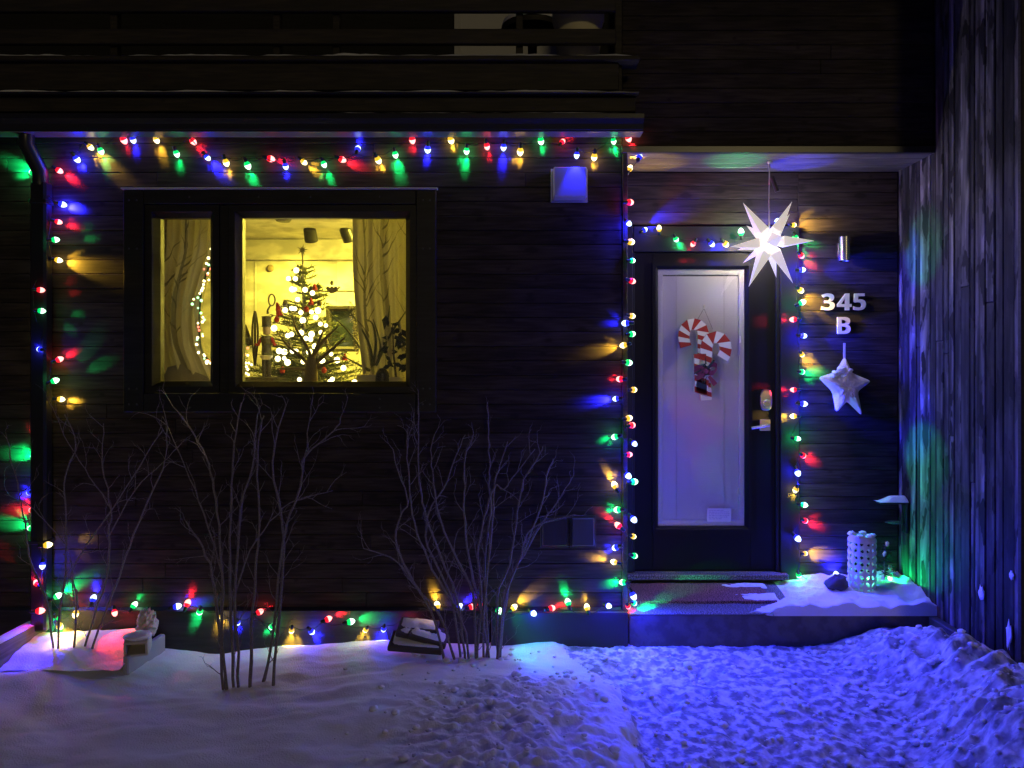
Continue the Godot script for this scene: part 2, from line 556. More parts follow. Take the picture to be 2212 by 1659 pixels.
func height(x: float, z: float) -> float:
	# left bank, smooth, a little hollow below the window
	var h := -0.045 + 0.06 * smoothstep(-1.9, -0.7, x) + 0.05 * smoothstep(0.2, 2.2, z)
	h += 0.055 * smoothstep(-1.9, -2.6, x) * smoothstep(0.75, 0.2, z)
	h += 0.035 * noise_b.get_noise_2d(x * 1.1, z * 1.7) + 0.012 * noise_a.get_noise_2d(x * 2.6, z * 4.5)
	h += 0.10 * exp(-pow((x + 0.05) / 0.55, 2.0) - pow((z - 0.12) / 0.12, 2.0)) * 0.0
	# shovelled mound between bank and path
	var mound := exp(-pow((x - 0.0) / 0.55, 2.0)) * smoothstep(0.25, 0.9, z) * (1.0 - smoothstep(2.1, 2.8, z))
	var lumps := 0.5 + 0.9 * absf(noise_b.get_noise_2d(x * 5.5, z * 9.0)) + 0.45 * noise_a.get_noise_2d(x * 6.0 + 4.0, z * 10.0) - 0.5 * absf(noise_b.get_noise_2d(x * 12.0 + 7.0, z * 17.0))
	h += mound * (0.065 + 0.050 * lumps * smoothstep(0.2, 0.7, mound) + 0.02 * noise_a.get_noise_2d(x * 9.0, z * 11.0))
	# path
	var e0 := edge_left(z)
	var e1 := edge_right(z)
	var ragged := 0.05 * noise_a.get_noise_2d(x * 8.0, z * 8.0)
	var on_path := smoothstep(e0 - 0.07, e0 + 0.05, x + ragged) * (1.0 - smoothstep(e1 - 0.05, e1 + 0.16, x + ragged))
	var packed := smoothstep(-0.25, 0.3, noise_b.get_noise_2d(x * 2.3 + 3.0, z * 3.1))
	var tread := (0.006 + 0.014 * packed) * noise_d.get_noise_2d(x * 9.0, z * 14.0) + 0.005 * noise_b.get_noise_2d(x * 34.0, z * 50.0)
	var path_h := 0.0 + 0.012 * noise_b.get_noise_2d(x * 3.0, z * 3.0) + tread
	for f in [[0.98, 1.02, 0.2], [1.1, 1.14, -0.3], [1.45, 0.62, 0.4], [0.8, 1.4, 0.1], [1.25, 0.3, 0.2], [1.32, 1.32, -0.15], [0.72, 0.75, 0.35], [0.95, 0.45, -0.2], [1.5, 1.05, 0.1], [1.18, 0.72, 0.3]]:
		var fx: float = x - f[0]
		var fz: float = z - f[1]
		var r := pow((fx * cos(f[2]) + fz * sin(f[2])) / 0.055, 2.0) + pow((-fx * sin(f[2]) + fz * cos(f[2])) / 0.12, 2.0)
		path_h -= 0.020 * exp(-r * r)
	# right pile
	var pile := smoothstep(e1 - 0.02, e1 + 0.45, x + ragged)
	var fall := 1.0 - smoothstep(2.12, 2.42, x - 0.12 * (z - 0.3)) * 0.55
	var dip := 1.0 - 0.55 * exp(-pow((z - 0.85) / 0.22, 2.0) - pow((x - 1.85) / 0.3, 2.0))
	var pl := (0.5 - noise_c.get_noise_2d(x * 6.5, z * 8.0)) * 0.6 + 0.5 * noise_a.get_noise_2d(x * 6.0, z * 8.0)
	var pile_h := (0.21 + 0.08 * smoothstep(1.1, 1.7, z)) * pile * fall * dip * lerpf(0.40, 1.0, smoothstep(0.05, 0.6, z)) + 0.095 * pl * pile * lerpf(0.4, 1.0, smoothstep(0.0, 0.4, z))
	var right := smoothstep(e1 - 0.05, e1 + 0.16, x + ragged)
	h = lerpf(h, path_h, on_path)
	h = lerpf(h, pile_h + 0.01, right)
	return h

func build_ground() -> void:
	# the wide sheet of snow that runs to the horizon, with the patch in front of the house cut out of it
	var far := MB.new()
	var xs := [-70.0, -20.0, -8.0, -3.6, 2.75, 8.0, 20.0, 70.0]
	var zs := [-60.0, -20.0, -8.0, -0.05, 2.4, 4.5, 12.0, 30.0, 80.0]
	for i in zs.size() - 1:
		for k in xs.size() - 1:
			if xs[k] == -3.6 and zs[i] == -0.05:
				continue
			far.quad(Vector3(xs[k], -0.02, zs[i]), Vector3(xs[k + 1], -0.02, zs[i]), Vector3(xs[k + 1], -0.02, zs[i + 1]), Vector3(xs[k], -0.02, zs[i + 1]), Vector3.UP)
	tag(part("snowy_ground", far, M.snow), "", "", "", "structure")
	# the near snow, in three pieces: left bank, trodden path, shovelled pile
	var x0 := -3.6
	var x1 := 2.75
	var z0 := -0.05
	var z1 := 2.4
	var cols := []
	var x := x0
	while x < x1 - 0.002:
		cols.append(x)
		x += 0.026 if x < -1.0 else (0.014 if x < 0.3 else 0.0105)
	cols.append(x1)
	var rows := []
	var z := z0
	while z < z1 - 0.002:
		rows.append(z)
		z += 0.0125 if z < 1.6 else 0.03
	rows.append(z1)
	var nc := cols.size()
	var nr := rows.size()
	var hs := PackedFloat32Array()
	hs.resize(nc * nr)
	for i in nr:
		for k in nc:
			var hh := height(cols[k], rows[i])
			var rim := minf(minf(cols[k] - x0, x1 - cols[k]), z1 - rows[i])
			hs[i * nc + k] = lerpf(-0.02, hh, smoothstep(0.0, 0.25, rim))
	var names := ["snow_bank", "path", "snow_pile"]
	for piece in 3:
		var mb := MB.new()
		var map := PackedInt32Array()
		map.resize(nc * nr)
		map.fill(-1)
		for i in nr - 1:
			var zz: float = rows[i]
			var a := edge_left(zz)
			var b := edge_right(zz) + 0.05
			for k in nc - 1:
				var which := 0 if cols[k] < a else (1 if cols[k] < b else 2)
				if which != piece:
					continue
				var q := []
				for o in [[0, 0], [0, 1], [1, 1], [1, 0]]:
					var ii: int = i + o[0]
					var kk: int = k + o[1]
					var at := ii * nc + kk
					if map[at] < 0:
						var dx: float = cols[mini(kk + 1, nc - 1)] - cols[maxi(kk - 1, 0)]
						var dz: float = rows[mini(ii + 1, nr - 1)] - rows[maxi(ii - 1, 0)]
						var gx := (hs[ii * nc + mini(kk + 1, nc - 1)] - hs[ii * nc + maxi(kk - 1, 0)]) / dx
						var gz := (hs[mini(ii + 1, nr - 1) * nc + kk] - hs[maxi(ii - 1, 0) * nc + kk]) / dz
						map[at] = mb.vert(Vector3(cols[kk], hs[at], rows[ii]), Vector3(-gx, 1, -gz).normalized())
					q.append(map[at])
				mb.face(q[0], q[1], q[2])
				mb.face(q[0], q[2], q[3])
		tag(part(names[piece], mb, M.snow if piece == 0 else M.snow_crust), "", "", "", "structure")
	# loose chunks of snow that one can tell apart
	var spots := [[1030, 1545, 60, "flat oblong chunk of snow, the middle one of the left mound"], [1120, 1590, 74, "wide chunk of snow in the low centre of the left mound"], [1240, 1442, 44, "chunk of snow at the top right of the left mound, nearest the step"], [1300, 1540, 52, "chunk of snow on the left mound's edge, beside the path"], [1030, 1640, 70, "yellowish chunk of snow at the bottom edge of the left mound"], [890, 1520, 42, "small chunk of snow at the left edge of the lumpy mound"],
		[1905, 1470, 44, "chunk of snow on the right pile just below the concrete step"], [2060, 1470, 46, "chunk of snow in the middle of the right pile"], [2120, 1590, 84, "big chunk of snow at the foot of the weathered wall"], [1940, 1640, 60, "chunk of snow at the bottom edge between path and right pile"]]
	var g := RandomNumberGenerator.new(); g.seed = 61
	for i in spots.size():
		var s: Array = spots[i]
		var at := ground_at(s[0], s[1])
		var r: float = s[2] / (FOCAL / (EYE_Z - at.z)) * 0.5
		var mb := MB.new()
		mb.lump(Vector3.ZERO, Vector3(r * g.randf_range(0.9, 1.3), r * g.randf_range(0.45, 0.7), r * g.randf_range(0.7, 1.1)), noise_a, 0.75, 12, 16)
		var o := part("snow_chunk", mb, M.snow_crust)
		o.position = at + Vector3(0, r * 0.12, 0)
		o.rotation.y = g.randf() * TAU
		tag(o, s[3], "snow chunk", "larger chunks of shovelled snow")
	# crumbs
	var crumb := MB.new()
	crumb.lump(Vector3.ZERO, Vector3(1, 0.7, 1), noise_a, 0.6, 5, 7)
	var mm := MultiMesh.new()
	mm.transform_format = MultiMesh.TRANSFORM_3D
	mm.mesh = crumb.mesh()
	mm.instance_count = 1000
	for i in 1000:
		var cx: float
		var cz := g.randf_range(0.1, 2.0)
		var t := g.randf()
		if t < 0.25: cx = g.randfn(0.05, 0.38)
		elif t < 0.65: cx = g.randf_range(0.45, 1.75)
		else: cx = g.randf_range(1.65, 2.4)
		cx = clampf(cx, -1.2, 2.38)
		var sz := g.randf_range(0.003, 0.009) if t >= 0.4 and t < 0.65 else g.randf_range(0.005, 0.026) * g.randf_range(0.3, 1.0)
		mm.set_instance_transform(i, Transform3D(Basis(Vector3.UP, g.randf() * TAU).scaled(Vector3.ONE * sz), Vector3(cx, height(cx, cz) + sz * 0.3, cz)))
	var mi := MultiMeshInstance3D.new()
	mi.name = "snow_crumbs"
	mi.multimesh = mm
	mi.material_override = M.snow
	add_child(mi)
	tag(mi, "small crumbs of loose snow strewn over the path and piles", "snow", "", "stuff")

# where the line of sight through a point of the picture meets the snow
func ground_at(px: float, py: float) -> Vector3:
	var z := 0.1
	while z < 2.4:
		var p := P(px, py, z)
		if p.y <= height(p.x, z):
			return p
		z += 0.01
	var q := P(px, py, 0.3)
	return Vector3(q.x, height(q.x, 0.3), 0.3)

# ---------------------------------------------------------------- house
var house: Node3D

func siding(parent: Node, x0: float, x1: float, y0: float, y1: float, z: float, pitch: float, cut: Rect2, g: RandomNumberGenerator) -> void:
	var y := y0
	while y < y1 - 0.01:
		var top := minf(y + pitch, y1)
		var runs := [[x0, x1]]
		if cut.size.x > 0 and (y + top) / 2 > cut.position.y and (y + top) / 2 < cut.end.y:
			runs = [[x0, cut.position.x], [cut.end.x, x1]]
		for r in runs:
			var x: float = r[0]
			while x < r[1] - 0.001:
				var to: float = minf(x + g.randf_range(1.1, 2.6), r[1])
				if r[1] - to < 0.35:
					to = r[1]
				var mb := MB.new()
				var proud := g.randf_range(-0.0012, 0.0012)
				mb.lim(x + 0.0007, to - 0.0007, y + 0.0012, top - 0.0012, z - 0.02, z + proud, 0.0022)
				part("siding_board", mb, M["siding%d" % (g.randi() % 6)], parent)
				x = to
		y = top

func build_house() -> void:
	house = thing("house", "dark brown timber house front with lit window and black door", "house", Vector3.ZERO)
	var g := RandomNumberGenerator.new(); g.seed = 7
	# bearing walls behind the boards, with the openings left free
	var wall := MB.new()
	var wx0 := -2.16; var wx1 := -0.60; var wy0 := 1.46; var wy1 := 2.557
	wall.lim(-4.6, wx0, 0.0, 3.1, -0.20, -0.022, 0.001)
	wall.lim(wx1, 0.60, 0.0, 3.1, -0.20, -0.022, 0.001)
	wall.lim(wx0, wx1, 0.0, wy0, -0.20, -0.022, 0.001)
	wall.lim(wx0, wx1, wy1, 3.1, -0.20, -0.022, 0.001)
	part("wall", wall, M.balcony_dark, house)
	var back := MB.new()
	back.lim(0.45, 0.60, 0.0, 4.7, -0.70, -0.201, 0.001)
	back.lim(0.601, 2.60, 2.52, 2.90, -0.62, -0.432, 0.001)
	back.lim(1.76, 2.60, 0.0, 2.519, -0.62, -0.432, 0.001)
	back.lim(0.601, 2.60, 2.93, 4.7, -0.30, -0.022, 0.001)
	back.lim(0.601, 2.60, 2.885, 2.929, -0.62, -0.022, 0.001)
	part("wall", back, M.balcony_dark, house)
	# boards: front, door recess, upper storey
	siding(house, -4.4, 0.606, 0.218, 2.96, 0.0, 0.0843, Rect2(-2.25, 1.40, 1.75, 1.22), g)
	siding(house, 1.785, 2.42, 0.20, 2.856, -0.41, 0.0843, Rect2(), g)
	siding(house, 0.62, 1.785, 2.518, 2.856, -0.41, 0.0843, Rect2(), g)
	siding(house, 0.606, 2.42, 2.90, 4.62, 0.0, 0.0843, Rect2(), g)
	# soffit of the recess
	for i in 4:
		var sb := MB.new()
		sb.lim(0.62, 2.42, 2.858, 2.882, -0.408 + i * 0.1005, -0.310 + i * 0.1005, 0.003)
		part("soffit_board", sb, M.soffit, house)
	var drip := MB.new()
	drip.lim(0.60, 2.42, 2.858, 2.897, -0.004, 0.016, 0.002)
	part("drip_edge", drip, M.metal_black, house)
	var corner := MB.new()
	corner.lim(0.607, 0.636, 0.19, 2.857, -0.40, 0.014, 0.003)
	part("corner_board", corner, M.rail, house)
	# foundation
	var fd := MB.new()
	fd.lim(-4.4, -0.16, -0.2, 0.196, -0.20, -0.012, 0.003)
	part("foundation", fd, M.foundation, house)
	var fd2 := MB.new()
	fd2.lim(-0.155, 0.637, -0.2, 0.200, -0.20, 0.030, 0.006)
	part("foundation", fd2, mat("foundation_sheet", lin(0.035, 0.035, 0.038), 0.55), house, "black sheet of the foundation next to the porch step")
	var fl := MB.new()
	fl.quad(Vector3(-4.4, 0.2175, -0.001), Vector3(0.6, 0.2175, -0.001), Vector3(0.6, 0.203, 0.012), Vector3(-4.4, 0.203, 0.012), Vector3(0, 1, 1))
	fl.lim(-4.4, 0.6, 0.197, 0.203, -0.018, 0.012, 0.0005)
	part("base_shade_strip", fl, M.metal_black, house)  # black strip stands in for the shade under the lowest siding board
	build_window()
	build_door()
	build_gutter()

func ring(mb: MB, x0: float, x1: float, y0: float, y1: float, zo: float, w: float, zi: float, back: float) -> void:
	# a mitred frame: flat outer band of 60 percent of w, then a slope down to the glass
	var o := [Vector3(x0, y0, zo), Vector3(x1, y0, zo), Vector3(x1, y1, zo), Vector3(x0, y1, zo)]
	var k := w * 0.55
	var m := [Vector3(x0 + k, y0 + k, zo), Vector3(x1 - k, y0 + k, zo), Vector3(x1 - k, y1 - k, zo), Vector3(x0 + k, y1 - k, zo)]
	var i_ := [Vector3(x0 + w, y0 + w, zi), Vector3(x1 - w, y0 + w, zi), Vector3(x1 - w, y1 - w, zi), Vector3(x0 + w, y1 - w, zi)]
	for a in 4:
		var b := (a + 1) % 4
		var mid: Vector3 = (o[a] + o[b]) * 0.5
		var away := Vector3(mid.x - (x0 + x1) / 2, mid.y - (y0 + y1) / 2, 0).normalized()
		var bo: Vector3 = Vector3(0, 0, back - zo)
		mb.quad(o[a], o[b], m[b], m[a], Vector3(0, 0, 1))
		mb.quad(m[a], m[b], i_[b], i_[a], Vector3(0, 0, 1) - away)
		mb.quad(i_[a], i_[b], i_[b] + Vector3(0, 0, back - zi), i_[a] + Vector3(0, 0, back - zi), -away)
		mb.quad(o[a], o[b], o[b] + bo, o[a] + bo, away)
		mb.quad(o[a] + bo, o[b] + bo, i_[b] + Vector3(0, 0, back - zi), i_[a] + Vector3(0, 0, back - zi), Vector3(0, 0, -1))

func build_window() -> void:
	var post := MB.new()
	post.lim(-1.734, -1.684, 1.463, 2.557, -0.10, 0.004, 0.003)
	var win := part("window", post, M.trim, house)
	for t in [[-2.283, -2.168, 1.353, 2.640], [-0.589, -0.474, 1.353, 2.640], [-2.166, -0.591, 2.559, 2.640], [-2.166, -0.591, 1.353, 1.461]]:
		var tb := MB.new()
		tb.lim(t[0], t[1], t[2], t[3], -0.010, 0.026, 0.003)
		part("trim_board", tb, M.trim, win)
	var hf := MB.new()
	hf.lim(-2.290, -0.466, 2.642, 2.650, -0.005, 0.042, 0.001)
	part("head_flashing", hf, M.white_frame, win)
	for s in [[-2.165, -1.736, 0.068], [-1.682, -0.592, 0.066]]:
		var fr := MB.new()
		ring(fr, s[0], s[1], 1.464, 2.556, 0.008, s[2], -0.036, -0.08)
		var fm := part("sash", fr, M.trim, win)
		var pane := MB.new()
		pane.lim(s[0] + 0.05, s[1] - 0.05, 1.51, 2.52, -0.062, -0.056, 0.0005)
		part("pane", pane, M.glass, win)
	var scr := MB.new()
	for sx in [-2.25, -2.205, -0.55, -0.51]:
		for sy in [1.40, 1.49, 2.30, 2.58]:
			scr.lathe([Vector2(0.006, 0.0), Vector2(0.005, 0.003), Vector2(0.0, 0.004)], 8, Transform3D(Basis(Vector3.RIGHT, PI / 2), Vector3(sx, sy, 0.026)))
	for sx in [-1.9, -1.5, -1.2, -0.8]:
		for sy in [1.38, 1.43, 2.60]:
			scr.lathe([Vector2(0.006, 0.0), Vector2(0.005, 0.003), Vector2(0.0, 0.004)], 8, Transform3D(Basis(Vector3.RIGHT, PI / 2), Vector3(sx, sy, 0.026)))
	var so := part("screws", scr, M.outlet, win)
	so.set_meta("kind", "stuff")

func build_door() -> void:
	var zd := -0.40
	# casing round the door
	for c in [[0.637, 0.728, 0.20, 2.508], [1.662, 1.784, 0.245, 2.508], [0.7285, 1.6615, 2.345, 2.508]]:
		var cb := MB.new()
		cb.lim(c[0], c[1], c[2], c[3], -0.44, zd + 0.020, 0.004)
		part("door_casing", cb, M.casing, house)
	for c in [[0.7285, 0.742, 0.30, 2.344], [1.640, 1.661, 0.30, 2.344]]:
		var jb := MB.new()
		jb.lim(c[0], c[1], c[2], c[3], -0.46, zd + 0.006, 0.002)
		part("door_jamb", jb, M.casing, house)
	var slab := MB.new()
	var gx0 := 0.892; var gx1 := 1.448; var gy0 := 0.600; var gy1 := 2.240
	slab.lim(0.743, gx0 - 0.03, 0.318, 2.343, -0.455, zd - 0.012, 0.003)
	slab.lim(gx1 + 0.03, 1.639, 0.318, 2.343, -0.455, zd - 0.012, 0.003)
	slab.lim(gx0 - 0.03, gx1 + 0.03, 0.318, gy0 - 0.03, -0.455, zd - 0.0125, 0.001)
	slab.lim(gx0 - 0.03, gx1 + 0.03, gy1 + 0.03, 2.343, -0.455, zd - 0.0125, 0.001)
	var door := part("door", slab, M.door_paint, house)
	var mo := MB.new()
	ring(mo, gx0 - 0.038, gx1 + 0.038, gy0 - 0.038, gy1 + 0.038, zd + 0.006, 0.038, zd - 0.012, zd - 0.03)
	part("glass_moulding", mo, M.door_paint, door)
	var wf := MB.new()
	ring(wf, gx0 + 0.001, gx1 - 0.001, gy0 + 0.001, gy1 - 0.001, zd - 0.026, 0.034, zd - 0.030, zd - 0.05)
	part("blind_frame", wf, M.white_frame, door)
	var sl := MB.new()
	var y := gy0 + 0.036
	while y < gy1 - 0.04:
		sl.box(Vector3((gx0 + gx1) / 2, y, zd - 0.042), Vector3(gx1 - gx0 - 0.07, 0.0113, 0.0012), 0.0003, Basis(Vector3.RIGHT, 0.22))
		y += 0.0108
	var blind := part("blind_slats", sl, M.blind, door)
	blind.set_meta("kind", "stuff")
	var lc := MB.new()
	for fx in [0.22, 0.77]:
		lc.lim(lerpf(gx0, gx1, fx) - 0.001, lerpf(gx0, gx1, fx) + 0.001, gy0 + 0.036, gy1 - 0.036, zd - 0.038, zd - 0.0365, 0.0002)
	part("blind_cord", lc, M.thread, door)
	var bb := MB.new()
	bb.quad(Vector3(gx0 - 0.02, gy0 - 0.02, zd - 0.053), Vector3(gx1 + 0.02, gy0 - 0.02, zd - 0.053), Vector3(gx1 + 0.02, gy1 + 0.02, zd - 0.053), Vector3(gx0 - 0.02, gy1 + 0.02, zd - 0.053), Vector3(0, 0, 1))
	part("blind_back", bb, M.interior_black, door)
	var pn := MB.new()
	pn.lim(gx0, gx1, gy0, gy1, zd - 0.022, zd - 0.018, 0.0004)
	part("pane", pn, M.glass, door)
	# blind tilt knob
	var kn := MB.new()
	var kp := P(1599, 738, zd - 0.010)
	kn.lathe([Vector2(0.0, -0.008), Vector2(0.006, -0.007), Vector2(0.006, 0.0), Vector2(0.003, 0.004), Vector2(0.003, 0.035), Vector2(0, 0.036)], 10, Transform3D(Basis.IDENTITY, kp))
	part("blind_slider", kn, M.white_paint, door)
	# deadbolt: a rounded plate with a keyed disc
	var db := MB.new()
	var dp := P(1654, 864, zd - 0.010)
	var pl := []
	for layer in [[1.0, 0.0], [1.0, 0.010], [0.86, 0.014]]:
		var row := []
		for k in 33:
			var a := TAU * k / 32
			var ex: float = 0.038 * layer[0]
			var ey: float = 0.068 * layer[0]
			row.append(dp + Vector3(ex * signf(cos(a)) * pow(absf(cos(a)), 0.7), ey * signf(sin(a)) * pow(absf(sin(a)), 0.7), layer[1]))
		pl.append(row)
	var cap := []
	for k in 33:
		cap.append(dp + Vector3(0, 0, 0.015))
	pl.append(cap)
	for i in pl.size() - 1:
		for k in 32:
			var away: Vector3 = (pl[i][k] - dp) * Vector3(1, 1, 0.2) + Vector3(0, 0, 0.004 + 0.04 * int(i == 2))
			db.quad(pl[i][k], pl[i][k + 1], pl[i + 1][k + 1], pl[i + 1][k], away)
	var dbo := part("deadbolt", db, M.nickel, door)
	var kd := MB.new()
	kd.lathe([Vector2(0.026, 0.0), Vector2(0.026, 0.012), Vector2(0.022, 0.016), Vector2(0.012, 0.016), Vector2(0.010, 0.012), Vector2(0, 0.012)], 24, Transform3D(Basis(Vector3.RIGHT, PI / 2), dp + Vector3(0.001, -0.022, 0.012)))
	part("lock_cylinder", kd, M.nickel, dbo)
	# lever
	var hp := P(1652, 918, zd - 0.010)
	var ro := MB.new()
	ro.box(hp + Vector3(0, 0, 0.005), Vector3(0.066, 0.072, 0.010), 0.002)
	var ha := part("door_handle", ro, M.nickel, door)
	var le := MB.new()
	le.tube([hp + Vector3(0.008, 0, 0.008), hp + Vector3(0.008, 0, 0.045)], [0.011, 0.011], 14)
	le.tube([hp + Vector3(0.012, 0.003, 0.045), hp + Vector3(-0.03, -0.004, 0.050), hp + Vector3(-0.098, -0.016, 0.048)], [0.009, 0.0085, 0.008], 10)
	part("lever", le, M.nickel, ha)
	# sill
	var si := MB.new()
	si.lim(0.638, 1.70, 0.278, 0.312, -0.46, -0.335, 0.004)
	part("door_sill", si, M.frosted_deck, house)

func build_gutter() -> void:
	# eave: the underside and the gutter in front of it
	var ev := MB.new()
	ev.lim(-3.05, 0.676, 2.958, 2.974, 0.001, 0.10, 0.002)
	part("eave_board", ev, M.trim, house)
	var gu := MB.new()
	var prof := [Vector2(0.085, 2.930), Vector2(0.185, 2.930), Vector2(0.192, 2.936), Vector2(0.200, 2.965), Vector2(0.218, 2.990), Vector2(0.222, 3.015), Vector2(0.210, 3.022)]
	var xa := -3.0
	var xb := 0.697
	for i in prof.size() - 1:
		var p: Vector2 = prof[i]
		var q: Vector2 = prof[i + 1]
		var nn := Vector3(0, -(q.x - p.x), q.y - p.y)
		gu.quad(Vector3(xa, p.y, p.x), Vector3(xb, p.y, p.x), Vector3(xb, q.y, q.x), Vector3(xa, q.y, q.x), nn)
	gu.quad(Vector3(xa, 2.93, 0.085), Vector3(xb, 2.93, 0.085), Vector3(xb, 3.03, 0.085), Vector3(xa, 3.03, 0.085), Vector3(0, 0, 1))
	for ex in [xa, xb]:
		for i in prof.size() - 1:
			var p2: Vector2 = prof[i]
			var q2: Vector2 = prof[i + 1]
			gu.tri(Vector3(ex, 3.02, 0.085), Vector3(ex, p2.y, p2.x), Vector3(ex, q2.y, q2.x), Vector3(signf(ex + 1.0), 0, 0))
	part("gutter", gu, M.gutter, house)
	var gl := MB.new()
	gl.lim(xa, xb, 2.9245, 2.9285, 0.088, 0.190, 0.001)
	part("gutter_sheen_strip", gl, mat("gutter_sheen", lin(0.11, 0.11, 0.115), 0.3), house)  # paler than the gutter: bulb light reflected on its underside, put into the colour
	# downspout with its elbow
	var ds := MB.new()
	var cx := (101.0 - 1119.0) / 371.2
	var a := Vector3(cx - 0.03, 2.93, 0.13)
	var pts := [a, a + Vector3(0, -0.06, 0), Vector3(cx, 2.74, 0.06), Vector3(cx, 2.66, 0.052)]
	ds.tube(pts, [0.04, 0.04, 0.042, 0.042], 12)
	ds.lim(cx - 0.046, cx + 0.046, 0.10, 2.68, 0.012, 0.086, 0.012)
	var d := part("downspout", ds, M.metal_black, house)
	for sy in [2.55, 0.6]:
		var st := MB.new()
		st.lim(cx - 0.052, cx + 0.052, sy, sy + 0.025, 0.004, 0.090, 0.004)
		part("downspout_strap", st, M.gutter, d)

# ---------------------------------------------------------------- room behind the window
func omni(called: String, parent: Node, at: Vector3, c: Color, e: float, size: float) -> void:
	var l := OmniLight3D.new()
	l.name = called
	l.light_color = c
	l.light_energy = e
	l.light_size = size
	l.omni_range = 12.0
	l.omni_attenuation = 2.0
	l.shadow_enabled = true
	parent.add_child(l, true)
	l.position = at

